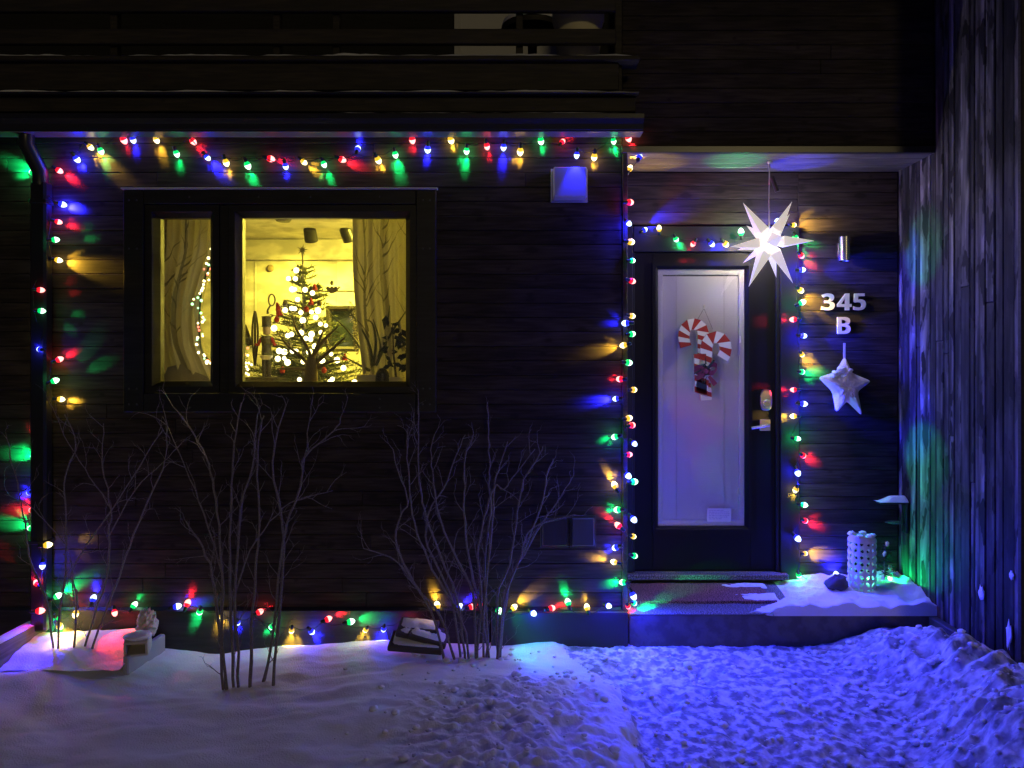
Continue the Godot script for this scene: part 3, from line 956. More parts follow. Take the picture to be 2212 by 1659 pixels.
func build_room() -> void:
	var b := -2.30
	for w in [["room_wall", -4.4, 0.44, 0.30, 2.80, b - 0.12, b], ["room_wall", -4.52, -4.40, 0.30, 2.80, b, -0.201], ["room_wall", 0.30, 0.44, 0.30, 2.80, b + 0.001, -0.201], ["room_ceiling", -4.52, 0.44, 2.752, 2.86, b, -0.201], ["room_floor", -4.52, 0.44, 0.18, 0.298, b, -0.201]]:
		var mb := MB.new()
		mb.lim(w[1], w[2], w[3], w[4], w[5], w[6], 0.001)
		part(w[0], mb, M.interior_wood if w[0] == "room_floor" else M.plaster, house)
	# plaster lining round the window so the light cannot leak
	var ln := MB.new()
	ln.lim(-4.4, -2.2, 0.30, 2.751, -0.215, -0.2005, 0.001)
	ln.lim(-0.56, 0.299, 0.30, 2.751, -0.215, -0.2005, 0.001)
	ln.lim(-2.2, -0.56, 0.30, 1.42, -0.215, -0.2005, 0.001)
	ln.lim(-2.2, -0.56, 2.59, 2.751, -0.215, -0.2005, 0.001)
	part("room_lining", ln, M.plaster, house)
	var cr := MB.new()
	cr.lim(-4.39, 0.29, 2.565, 2.745, b, b + 0.035, 0.004)
	part("wall_band", cr, M.plaster, house)
	var ws := MB.new()
	ws.lim(-2.3, -0.5, 1.425, 1.455, -0.46, -0.10, 0.004)
	part("window_sill", ws, M.interior_wood, house)
	# panel seams on the far wall
	for sx in [-3.02, -2.35, -1.62]:
		var se := MB.new()
		se.lim(sx, sx + 0.012, 0.31, 2.564, b, b + 0.004, 0.001)
		part("panel_seam", se, M.plaster, house)
	# track with its lamps
	var tz := -1.78
	var tr := thing("track_light", "black ceiling track with two lamp heads seen through the big pane", "track light", P(690, 477, tz))
	var rail := MB.new()
	rail.tube([P(640, 476.5, tz), P(840, 476.5, tz)], [0.012, 0.012], 8)
	rail.tube([P(665, 476, tz), P(665, 440, tz)], [0.010, 0.010], 8)
	part("track", rail, M.interior_black, tr)
	for k in 2:
		var q: Array = [[668, 490, 0.0], [744, 490, 0.28]][k]
		var hd := MB.new()
		var top := P(q[0], q[1], tz)
		hd.tube([P(q[0], 478, tz), top + Vector3(0, 0.02, 0)], [0.016, 0.016], 10)
		var bs := Basis(Vector3(0, 0, 1), q[2]) * Basis(Vector3.RIGHT, 0.55)
		var xf := Transform3D(bs, top + Vector3(0, -0.005, 0))
		hd.lathe([Vector2(0.0, 0.02), Vector2(0.030, 0.015), Vector2(0.050, -0.015), Vector2(0.052, -0.05), Vector2(0.054, -0.118), Vector2(0.046, -0.120), Vector2(0.030, -0.09), Vector2(0, -0.09)], 18, xf)
		var h := part("lamp_head", hd, M.interior_black, tr)
		var gm := MB.new()
		gm.lathe([Vector2(0.0, -0.100), Vector2(0.028, -0.104), Vector2(0.028, -0.113), Vector2(0.0, -0.116)], 16, xf)
		var lens := part("lamp_lens", gm, M.lens_warm, h)
		var sp := SpotLight3D.new()
		sp.name = "lamp_light"
		sp.light_color = lin(1.0, 0.82, 0.08)
		sp.light_energy = 2.4
		sp.light_size = 0.02
		sp.spot_range = 10.0
		sp.spot_angle = 62.0
		sp.spot_angle_attenuation = 0.8
		sp.spot_attenuation = 2.0
		sp.shadow_enabled = true
		lens.add_child(sp, true)
		var from: Vector3 = xf * Vector3(0, -0.112, 0)
		sp.look_at_from_position(from, Vector3(top.x - 0.5 + 0.8 * k, 1.35, b), Vector3.UP)
		sp.position = from
	# unseen round lamp, out of view, placed to brighten the whole room
	var cl := thing("unseen_ceiling_lamp", "unseen round ceiling lamp placed to brighten the room, out of view behind the right curtain", "lamp", Vector3(-0.45, 2.70, -1.75))
	var cb := MB.new()
	cb.lathe([Vector2(0.0, -0.055), Vector2(0.10, -0.045), Vector2(0.14, -0.01), Vector2(0.14, 0.04), Vector2(0, 0.05)], 24, Transform3D(Basis.IDENTITY, Vector3(-0.45, 2.70, -1.75)))
	var cg := part("lamp_shade", cb, M.lens_warm, cl)
	omni("lamp_light", cg, Vector3(-0.45, 2.70, -1.75), lin(1.0, 0.82, 0.08), 5.8, 0.06)
	# curtains
	for k in 2:
		var rows := []
		for i in 41:
			var t := i / 40.0
			var y := lerpf(2.72, 1.30, t)
			var row := []
			var py := lerpf(400.0, 900.0, t)
			var xl := -2.36
			var xr := -0.3
			if k == 0:
				var ctl := [[400, 475], [540, 466], [580, 452], [640, 434], [700, 428], [745, 434], [790, 456], [840, 480], [900, 490]]
				xr = (interp(ctl, 791 + (EYE_Y - y) * 347.0) - 1119.0) / 347.0
			else:
				xl = (lerpf(764.0, 790.0, smoothstep(0.3, 1.0, t)) - 1119.0) / 345.0
				xr = -0.50
			for c in 61:
				var u := c / 60.0
				var fold := 0.030 * sin(u * 34.0 + 2.0 * sin(t * 2.0 + k)) * (0.35 + 0.65 * u if k == 1 else 1.0 - 0.4 * u) + 0.012 * sin(u * 71.0 + 1.5)
				row.append(Vector3(lerpf(xl, xr, u), y, -0.32 + fold))
			rows.append(row)
		var mb := MB.new()
		mb.sheet(rows, Vector3(0, 0, 1))
		tag(part("curtain", mb, M["curtain%d" % k]), "pale curtain printed with bare trees, drawn across the narrow left pane" if k == 0 else "pale striped curtain hanging in folds at the right of the big pane", "curtain")
	# back of a couch
	var so := MB.new()
	var sr := []
	for i in 13:
		var t := i / 12.0
		var row := []
		for c in 25:
			var u := c / 24.0
			var px := lerpf(325.0, 480.0, u)
			var topy: float = interp([[325, 812], [365, 792], [395, 785], [398, 795], [430, 806], [480, 828]], px)
			var zz := -0.24 + 0.10 * t
			row.append(P(px, lerpf(topy, 870.0, t), zz - 0.35 * (1.0 - t) * 0.2))
		sr.append(row)
	so.sheet(sr, Vector3(0, 0.3, 1))
	for c in 24:
		var p0: Vector3 = sr[0][c]
		var p1: Vector3 = sr[0][c + 1]
		so.quad(p0, p1, p1 + Vector3(0, -0.05, -0.02), p0 + Vector3(0, -0.05, -0.02), Vector3(0, 0.2, -1))
	tag(part("cushion", so, M.sofa), "brown back cushion of a couch below the printed curtain", "cushion")
	build_tree()
	build_room_things()

func interp(ctl: Array, x: float) -> float:
	for i in ctl.size() - 1:
		if x <= ctl[i + 1][0]:
			return lerpf(ctl[i][1], ctl[i + 1][1], clampf((x - ctl[i][0]) / float(ctl[i + 1][0] - ctl[i][0]), 0, 1))
	return ctl[-1][1]

func mini_mesh(r: float) -> ArrayMesh:
	var mb := MB.new()
	mb.lathe([Vector2(0.0, -r), Vector2(r * 0.7, -r * 0.7), Vector2(r, 0), Vector2(r * 0.7, r * 0.7), Vector2(0, r)], 8)
	return mb.mesh()

func build_tree() -> void:
	var tz := -1.60
	var top := P(654, 570, tz)
	var base := Vector3(top.x + 0.02, 0.30, tz)
	var t := thing("christmas_tree", "lit Christmas tree with warm white bulbs and a star on top, in the window", "Christmas tree", base)
	var tr := MB.new()
	tr.tube([base, base.lerp(top, 0.5), top + Vector3(0, 0.10, 0)], [0.03, 0.018, 0.005], 8)
	part("trunk", tr, M.bark, t)
	var g := RandomNumberGenerator.new(); g.seed = 5
	var fo := MB.new()
	var hgt := top.y - base.y
	for i in 620:
		var f := pow(g.randf(), 0.75) * 0.93
		var y := top.y - 0.02 - f * hgt * 0.93
		var reach: float = 0.05 + 0.42 * (top.y - y) / 1.0 * g.randf_range(0.75, 1.12)
		reach = minf(reach, 0.62)
		var a := g.randf() * TAU
		var d := Vector3(cos(a), 0, sin(a))
		var p0 := Vector3(base.x, y, tz)
		var p1 := p0 + d * reach + Vector3(0, 0.10 * reach + 0.02, 0)
		fo.tube([p0, p0.lerp(p1, 0.5) - Vector3(0, 0.01, 0), p1], [0.006, 0.005, 0.002], 4)
		var nn := int(10 + reach * 60)
		for j in nn:
			var u := g.randf_range(0.25, 1.0)
			var q := p0.lerp(p1, u)
			var dir := (d * 0.7 + Vector3(g.randfn(0, 0.5), g.randfn(0.1, 0.5), g.randfn(0, 0.5))).normalized()
			var sd := dir.cross(Vector3(g.randfn(0, 1), g.randfn(0, 1), g.randfn(0, 1))).normalized() * 0.0048
			fo.tri(q - sd, q + sd, q + dir * g.randf_range(0.03, 0.06), Vector3(0, 0, 1))
	var fm := part("foliage", fo, M.fir_needles, t)
	fm.set_meta("kind", "stuff")
	# star on top
	var sc := P(653, 540, tz)
	var st := MB.new()
	for k in 10:
		var a := TAU * k / 10 + 0.1
		var r := 0.05 if k % 2 == 0 else 0.036
		var d := Vector3(cos(a), sin(a), 0)
		var s := Vector3(-sin(a), cos(a), 0) * 0.007
		for z in [-0.006, 0.006]:
			st.tri(sc + s, sc - s, sc + d * r, Vector3(0, 0, z))
			st.tri(sc + s + Vector3(0, 0, z), sc - s + Vector3(0, 0, z), sc + d * r, Vector3(0, 0, z))
	st.tube([sc, top], [0.006, 0.008], 6)
	part("tree_star", st, M.figurine, t)
	# its bulbs
	var mm := mini_mesh(0.019)
	var spots := [[640, 584], [623, 602], [638, 602], [631, 625], [637, 625], [659, 626], [675, 633], [643, 647], [630, 666], [637, 667], [616, 670], [650, 675], [673, 674], [687, 671], [682, 686], [654, 692], [692, 700], [704, 703], [592, 709], [650, 719], [622, 725], [630, 722], [673, 722], [693, 718], [671, 733], [661, 731], [603, 758], [614, 760], [632, 758], [640, 758], [614, 774], [621, 783], [655, 781], [696, 779], [742, 795], [718, 819], [712, 824], [647, 820], [766, 827], [600, 775], [668, 760], [680, 748], [715, 765], [728, 778]]
	for s in spots:
		var r: float = 0.10 + 0.0010 * (s[1] - 570)
		var o := part("bulb", mm, M.mini_warm, t)
		o.position += P(s[0], s[1], tz + r)
		o.scale = Vector3.ONE * g.randf_range(0.8, 1.35)
	# ornaments
	var orn := [[616, 655, 0], [601, 662, 1], [662, 668, 0], [690, 655, 0], [680, 618, 1], [655, 705, 0], [598, 690, 0], [705, 735, 1], [625, 745, 0], [685, 765, 0], [745, 770, 1], [610, 800, 0], [700, 800, 0], [672, 650, 1]]
	for q in orn:
		var mb := MB.new()
		var c := P(q[0], q[1], tz + 0.12 + 0.0012 * (q[1] - 570))
		if q[2] == 0:
			mb.lathe([Vector2(0, -0.024), Vector2(0.015, -0.018), Vector2(0.021, 0), Vector2(0.015, 0.016), Vector2(0.006, 0.022), Vector2(0.005, 0.028), Vector2(0, 0.028)], 12, Transform3D(Basis.IDENTITY, c))
		else:
			mb.lathe([Vector2(0.0, -0.03), Vector2(0.022, -0.03), Vector2(0.019, -0.022), Vector2(0.012, 0.005), Vector2(0.007, 0.018), Vector2(0.0, 0.026)], 12, Transform3D(Basis.IDENTITY, c))
		part("ornament", mb, M.red_felt if q[1] % 2 == 0 else M.figurine, t)

func build_room_things() -> void:
	var g := RandomNumberGenerator.new(); g.seed = 19
	# framed picture, leaning
	var z := -1.95
	var a := P(705, 661, z)
	var b := P(775, 760, z)
	var fr := thing("picture_frame", "dark framed picture leaning on the wall right of the Christmas tree", "picture", Vector3((a.x + b.x) / 2, b.y, z))
	var r := MB.new()
	ring(r, a.x, b.x, b.y, a.y, z + 0.02, 0.045, z + 0.005, z - 0.01)
	part("frame", r, M.figurine, fr)
	var gm := MB.new()
	gm.lim(a.x + 0.03, b.x - 0.03, b.y + 0.03, a.y - 0.03, z - 0.004, z + 0.003, 0.0005)
	part("picture", gm, M.picture_glass, fr)
	# table under the decorations
	var tb := MB.new()
	var t0 := P(520, 815, -1.3)
	tb.lim(t0.x, P(600, 815, -1.3).x, t0.y - 0.04, t0.y, -1.75, -1.20, 0.004)
	tb.lim(t0.x + 0.02, t0.x + 0.06, 0.30, t0.y - 0.041, -1.70, -1.25, 0.003)
	tb.lim(P(600, 815, -1.3).x - 0.06, P(600, 815, -1.3).x - 0.02, 0.30, t0.y - 0.041, -1.70, -1.25, 0.003)
	tag(part("side_table", tb, M.figurine), "dark side table left of the Christmas tree, crowded with ornaments", "table")
	# nutcracker
	var nz := -1.40
	var f0 := P(576, 815, nz)
	var nu := thing("nutcracker", "dark nutcracker figure with a tall hat beside the Christmas tree", "figurine", f0)
	var bd := MB.new()
	var y1 := P(576, 765, nz).y
	for sx in [-0.018, 0.018]:
		bd.tube([Vector3(f0.x + sx, f0.y, nz), Vector3(f0.x + sx, y1, nz)], [0.016, 0.018], 10)
	bd.lathe([Vector2(0.0, 0), Vector2(0.040, 0), Vector2(0.034, 0.06), Vector2(0.042, 0.12), Vector2(0.030, 0.14), Vector2(0, 0.142)], 14, Transform3D(Basis.IDENTITY, Vector3(f0.x, y1, nz)))
	part("body", bd, M.figurine, nu)
	var hd := MB.new()
	var yh := P(576, 716, nz).y - 0.01
	hd.lathe([Vector2(0.0, -0.02), Vector2(0.026, -0.012), Vector2(0.030, 0.02), Vector2(0.026, 0.05), Vector2(0, 0.055)], 14, Transform3D(Basis.IDENTITY, Vector3(f0.x, yh, nz)))
	part("head", hd, M.interior_wood, nu)
	var ht := MB.new()
	ht.lathe([Vector2(0.0, 0.045), Vector2(0.040, 0.045), Vector2(0.034, 0.052), Vector2(0.036, 0.12), Vector2(0.040, 0.125), Vector2(0, 0.13)], 14, Transform3D(Basis.IDENTITY, Vector3(f0.x, yh, nz)))
	part("hat", ht, M.figurine, nu)
	for sx in [-1, 1]:
		var ar := MB.new()
		ar.tube([Vector3(f0.x + sx * 0.038, y1 + 0.125, nz), Vector3(f0.x + sx * 0.062, y1 + 0.07, nz + 0.01), Vector3(f0.x + sx * 0.075, y1 + 0.075, nz + 0.03)], [0.014, 0.012, 0.011], 8)
		part("arm", ar, M.red_felt, nu)
	# pointed wooden ornament of bowed strips
	var oz := -1.5
	var p0 := P(551, 672, oz)
	var p1 := P(551, 790, oz)
	var ob := MB.new()
	for k in 6:
		var an := TAU * k / 6
		var pts := []
		var rr := []
		for i in 9:
			var tt := i / 8.0
			var w := 0.022 * sin(PI * pow(tt, 0.8)) + 0.003
			pts.append(p0.lerp(p1, tt) + Vector3(cos(an) * w, 0, sin(an) * w))
			rr.append(0.006)
		ob.tube(pts, rr, 5)
	tag(part("spindle_ornament", ob, M.figurine), "tall pointed ornament of bowed strips standing left of the nutcracker", "ornament")
	# small frame tipped over behind
	var q := P(532, 725, -1.6)
	var sf := MB.new()
	sf.box(q, Vector3(0.06, 0.17, 0.012), 0.002, Basis(Vector3(0, 0, 1), 0.35))
	tag(part("photo_frame", sf, M.figurine), "small dark photo frame leaning at the left edge of the big pane", "picture")
	# bell-shaped oil lamp or bowl shining on the table
	var bw := P(575, 772, -1.25)
	var bm := MB.new()
	bm.lathe([Vector2(0.0, -0.02), Vector2(0.03, -0.015), Vector2(0.05, 0.008), Vector2(0.05, 0.014), Vector2(0, 0.016)], 16, Transform3D(Basis.IDENTITY, bw))
	tag(part("white_bowl", bm, M.white_paint), "small white bowl in front of the nutcracker", "bowl")
	# hanging loop and bells on the wall
	var lz := -1.6
	var wr := MB.new()
	var wc := P(587, 648, lz)
	var cp := []
	var cr := []
	for i in 21:
		var an2 := TAU * i / 20
		cp.append(wc + Vector3(cos(an2) * 0.026, sin(an2) * 0.046, 0))
		cr.append(0.006)
	wr.tube(cp, cr, 6)
	wr.tube([P(584, 660, lz), P(578, 670, lz), P(579, 678, lz)], [0.006, 0.008, 0.012], 6)
	tag(part("wall_loop", wr, M.figurine), "small looped wall ornament with a red tip left of the tree", "ornament")
	var bl := MB.new()
	var bc := P(601, 668, -1.5)
	bl.lathe([Vector2(0.0, -0.055), Vector2(0.030, -0.055), Vector2(0.026, -0.04), Vector2(0.014, 0.02), Vector2(0.008, 0.05), Vector2(0.0, 0.06)], 12, Transform3D(Basis(Vector3(0, 0, 1), 0.2), bc))
	tag(part("felt_bell", bl, M.red_felt), "red felt bell hanging at the left side of the tree", "ornament")
	var pu := MB.new()
	pu.lathe([Vector2(0.0, 0.0), Vector2(0.03, 0.002), Vector2(0.034, 0.012), Vector2(0.02, 0.024), Vector2(0, 0.026)], 18, Transform3D(Basis(Vector3.RIGHT, PI / 2), P(585, 580, b_wall())))
	tag(part("round_ornament", pu, M.interior_wood), "round flat ornament high on the far wall, left of the treetop", "ornament")
	# carved bird on a rod
	var bz := -1.55
	var bird := thing("carved_bird", "dark carved bird on a rod between tree and curtain", "bird figure", P(718, 630, bz))
	var bb := MB.new()
	var bcn := P(718, 627, bz)
	var prof := []
	for i in 13:
		var tt := i / 12.0
		var px := lerpf(702, 735, tt)
		prof.append(P(px, 622 + 16 * sin(PI * tt) * (0.9 if tt < 0.5 else 0.8) - 2, bz))
	for i in 12:
		var tt := (i + 0.5) / 12.0
		var topy: float = 619.0 + (5.0 if i % 3 == 1 else 0.0)
		var u0 := P(lerpf(702, 735, i / 12.0), topy, bz)
		var u1 := P(lerpf(702, 735, (i + 1) / 12.0), 619.0 + (5.0 if (i + 1) % 3 == 1 else 0.0), bz)
		for zo in [-0.015, 0.015]:
			bb.quad(prof[i] + Vector3(0, 0, zo), prof[i + 1] + Vector3(0, 0, zo), u1 + Vector3(0, 0, zo), u0 + Vector3(0, 0, zo), Vector3(0, 0, zo))
		bb.quad(prof[i] + Vector3(0, 0, -0.015), prof[i + 1] + Vector3(0, 0, -0.015), prof[i + 1] + Vector3(0, 0, 0.015), prof[i] + Vector3(0, 0, 0.015), Vector3(0, -1, 0))
	bb.lathe([Vector2(0, -0.02), Vector2(0.014, -0.01), Vector2(0.012, 0.012), Vector2(0, 0.022)], 10, Transform3D(Basis.IDENTITY, P(717, 611, bz)))
	part("body", bb, M.figurine, bird)
	var rd := MB.new()
	rd.tube([P(688, 629, bz), P(765, 629, bz)], [0.006, 0.006], 6)
	part("rod", rd, M.figurine, bird)
	# smoke alarm
	var sm := MB.new()
	sm.lathe([Vector2(0.0, -0.022), Vector2(0.05, -0.020), Vector2(0.058, -0.008), Vector2(0.06, 0.0), Vector2(0, 0.0)], 24, Transform3D(Basis.IDENTITY, Vector3(P(612, 476, -1.2).x, 2.716, -1.2)))
	tag(part("smoke_alarm", sm, M.figurine), "flat round alarm hanging at the upper edge of the big pane", "smoke alarm")
	# plants on the sill
	var pz := -0.30
	var y0 := 1.456
	var specs := [
		["bare_cut_shrub", "thick pruned branches fanning from a pot in the middle of the window sill", 672.0, 780.0, [[672, 800, 668, 760, 640, 710, 630, 676], [668, 790, 650, 770, 620, 745, 598, 715], [675, 775, 690, 735, 700, 710], [676, 770, 700, 735, 730, 705], [680, 785, 720, 752, 746, 728], [684, 795, 712, 782, 735, 778], [664, 800, 640, 796, 600, 797]], "slender"],
		["spiky_plant", "plant with long pointed leaves in a pale pot near the right curtain", 800.0, 800.0, [[800, 795, 780, 755, 752, 715, 710, 675], [804, 790, 800, 750, 775, 700, 745, 660], [806, 790, 812, 740, 805, 700, 790, 690], [810, 790, 830, 740, 838, 690, 842, 660], [812, 790, 845, 720, 865, 690, 880, 668], [798, 800, 770, 785, 735, 765], [808, 790, 822, 750, 806, 690]], "blade"]]
	for s in specs:
		var th := thing(s[0], s[1], "house plant", Vector3(P(s[2], 800, pz).x, y0, pz))
		var pot := MB.new()
		var pc := Vector3(P(s[2], 800, pz).x, y0, pz)
		if s[5] == "slender":
			pot.tube([pc, P(672, 800, pz), P(673, 770, pz)], [0.050, 0.040, 0.024], 12)
			part("stump", pot, M.cut_branch, th)
		else:
			pot.lathe([Vector2(0.0, 0.0), Vector2(0.075, 0.0), Vector2(0.085, 0.11), Vector2(0.078, 0.112), Vector2(0.076, 0.09), Vector2(0, 0.09)], 20, Transform3D(Basis.IDENTITY, pc))
			part("pot", pot, M.tan_pot, th)
		for br in s[4]:
			var pts := []
			var rr := []
			var m: int = br.size() / 2
			for i in m:
				pts.append(P(br[i * 2], br[i * 2 + 1], pz - 0.02 + g.randf_range(-0.04, 0.04)))
				rr.append((0.015 if s[5] == "slender" else 0.010) * (1.0 - 0.72 * i / (m - 1)))
			var mb := MB.new()
			mb.tube(smooth(pts, 4), smooth_r(rr, 4), 7)
			part("branch" if s[5] == "slender" else "leaf", mb, M.cut_branch if s[5] == "slender" else M.long_leaf, th)
	# leafy plant in the corner
	var lp := thing("leafy_plant", "dark leafy house plant in a pale pot at the right edge of the window", "house plant", Vector3(P(852, 810, pz).x, y0, pz))
	var pot2 := MB.new()
	var pc2 := Vector3(P(856, 810, pz).x, y0, pz)
	pot2.lathe([Vector2(0.0, 0.0), Vector2(0.065, 0.0), Vector2(0.075, 0.095), Vector2(0.068, 0.097), Vector2(0.066, 0.08), Vector2(0, 0.08)], 20, Transform3D(Basis.IDENTITY, pc2))
	part("pot", pot2, M.tan_pot, lp)
	for k in 34:
		var c := P(g.randf_range(822, 882), g.randf_range(690, 800), pz + g.randf_range(-0.04, 0.05))
		var an := g.randf() * TAU
		var d := Vector3(cos(an), sin(an) * 0.7, g.randf_range(-0.3, 0.3)).normalized()
		var s2 := d.cross(Vector3(0, 0, 1)).normalized()
		var ln := g.randf_range(0.03, 0.06)
		var lf := MB.new()
		var e := Vector3(0, 0, 0.004)
		var tip := c + d * ln
		var b0 := c - d * ln * 0.6
		for sg in [-1.0, 1.0]:
			lf.tri(b0, tip, c + s2 * sg * ln * 0.35 + e * 2.0, Vector3(0, 0, 1))
			lf.tri(b0 - e, tip - e, c + s2 * sg * ln * 0.35, Vector3(0, 0, -1))
		part("leaf", lf, M.dark_leaf, lp)
	var sm2 := MB.new()
	sm2.tube([pc2 + Vector3(0, 0.08, 0), P(850, 760, pz), P(848, 700, pz)], [0.008, 0.006, 0.003], 6)
	part("stem", sm2, M.figurine, lp)
	# dark jar between the pots
	var jr := MB.new()
	jr.lathe([Vector2(0.0, 0.0), Vector2(0.036, 0.0), Vector2(0.045, 0.05), Vector2(0.040, 0.12), Vector2(0.02, 0.15), Vector2(0, 0.152)], 16, Transform3D(Basis.IDENTITY, Vector3(P(826, 800, -0.24).x, y0, -0.24)))
	tag(part("dark_jar", jr, M.interior_black), "dark jar standing between the two pale pots on the sill", "jar")
	# garland of mini lights along the curtain edge, and a lit bush behind the big pane's left edge
	var mm := mini_mesh(0.0085)
	var ga := thing("mini_light_garland", "garland of tiny warm lights along the edge of the left curtain", "light garland", P(440, 660, -0.24))
	var path := [P(462, 540, -0.25), P(452, 575, -0.25), P(442, 605, -0.25), P(434, 640, -0.25), P(431, 690, -0.25), P(432, 735, -0.25), P(440, 765, -0.25), P(458, 785, -0.25)]
	var cd := MB.new()
	cd.tube(smooth(path, 4), smooth_r([0.006, 0.006, 0.006, 0.006, 0.006, 0.006, 0.006, 0.006], 4), 6)
	part("cord", cd, M.cord, ga)
	var sp := smooth(path, 8)
	for i in range(0, sp.size(), 1):
		if g.randf() < 0.12:
			continue
		var o := part("bulb", mm, [M.mini_warm, M.mini_warm, M.mini_warm, M.mini_warm, M.mini_red, M.mini_green][g.randi() % 6], ga)
		o.position += sp[i] + Vector3(g.randfn(0, 0.014), g.randfn(0, 0.008), g.randf_range(0.0, 0.02))
		o.scale = Vector3.ONE * g.randf_range(0.7, 1.15)
	var bu := thing("lit_bush", "small lit bush of warm bulbs in the lower left corner of the big pane", "light garland", P(530, 828, -0.8))
	var bg := MB.new()
	for k in 160:
		var c := P(g.randf_range(500, 546), g.randf_range(728, 830), -0.8 + g.randf_range(-0.06, 0.06))
		var d2 := Vector3(g.randfn(0, 1), g.randfn(0.3, 1), g.randfn(0, 1)).normalized()
		bg.tri(c - d2.cross(Vector3.UP) * 0.006, c + d2.cross(Vector3.UP) * 0.006, c + d2 * 0.04, Vector3(0, 0, 1))
	var bgo := part("foliage", bg, M.dark_leaf, bu)
	bgo.set_meta("kind", "stuff")
	for k in 30:
		var o2 := part("bulb", mm, M.mini_warm if g.randf() < 0.85 else M.mini_red, bu)
		o2.position += P(g.randf_range(508, 545) - 6.0 * g.randf(), g.randf_range(738, 830), -0.72 + g.randf_range(-0.03, 0.03))
	for k in 9:
		var o3 := part("bulb", mm, M.mini_warm, bu)
		o3.position += P(514 + g.randf_range(-1.5, 1.5), 535 + k * 24 + g.randf_range(-6, 6), -0.72)
	# bead strand by the right curtain
	var bs := MB.new()
	for k in 90:
		var tt := g.randf()
		var px := lerpf(757, 773, tt) + g.randf_range(-7, 7) * (0.3 + 0.7 * sin(PI * tt))
		bs.lathe([Vector2(0, -0.006), Vector2(0.006, 0), Vector2(0, 0.006)], 6, Transform3D(Basis.IDENTITY, P(px, lerpf(652, 768, tt), -0.42)))
	var bso := part("bead_strand", bs, M.bead)
	tag(bso, "strand of pale beads hanging at the left edge of the striped curtain", "beads", "", "stuff")

func b_wall() -> float:
	return -2.30

# Catmull-Rom through the points
func smooth(pts: Array, k: int) -> Array:
	var out := []
	var m := pts.size()
	for i in m - 1:
		var p0: Vector3 = pts[maxi(i - 1, 0)]
		var p1: Vector3 = pts[i]
		var p2: Vector3 = pts[i + 1]
		var p3: Vector3 = pts[mini(i + 2, m - 1)]
		for j in k:
			var t := float(j) / k
			out.append(0.5 * ((2.0 * p1) + (p2 - p0) * t + (2.0 * p0 - 5.0 * p1 + 4.0 * p2 - p3) * t * t + (3.0 * p1 - p0 - 3.0 * p2 + p3) * t * t * t))
	out.append(pts[-1])
	return out

func smooth_r(r: Array, k: int) -> Array:
	var out := []
	for i in r.size() - 1:
		for j in k:
			out.append(lerpf(r[i], r[i + 1], float(j) / k))
	out.append(r[-1])
	return out

# ---------------------------------------------------------------- balcony
func snow_strip(called: String, label: String, x0: float, x1: float, y: float, z0: float, z1: float, thick: float, seed_: int) -> void:
	var rows := []
	var nx := int((x1 - x0) / 0.03)
	var prof := [[0.0, -0.002], [0.05, 0.7], [0.3, 1.0], [0.7, 1.0], [0.95, 0.7], [1.0, -0.002]]
	for p in prof:
		var row := []
		for k in nx + 1:
			var x := lerpf(x0, x1, float(k) / nx)
			var t: float = thick * (0.55 + 1.1 * noise_b.get_noise_2d(x * 2.2 + seed_, 3.0) + 0.35 * noise_a.get_noise_2d(x * 14.0, seed_))
			t = maxf(t, 0.0015) * smoothstep(0.0, 0.08, minf(x - x0, x1 - x))
			var zz: float = lerpf(z0, z1, p[0]) + (0.006 * noise_a.get_noise_2d(x * 11.0, seed_ + 2.0) if p[0] > 0.9 else 0.0)
			row.append(Vector3(x, y + t * p[1], zz))
		rows.append(row)
	var mb := MB.new()
	mb.sheet(rows, Vector3(0, 1, 0.4))
	tag(part(called, mb, M.snow), label, "snow", "", "stuff")

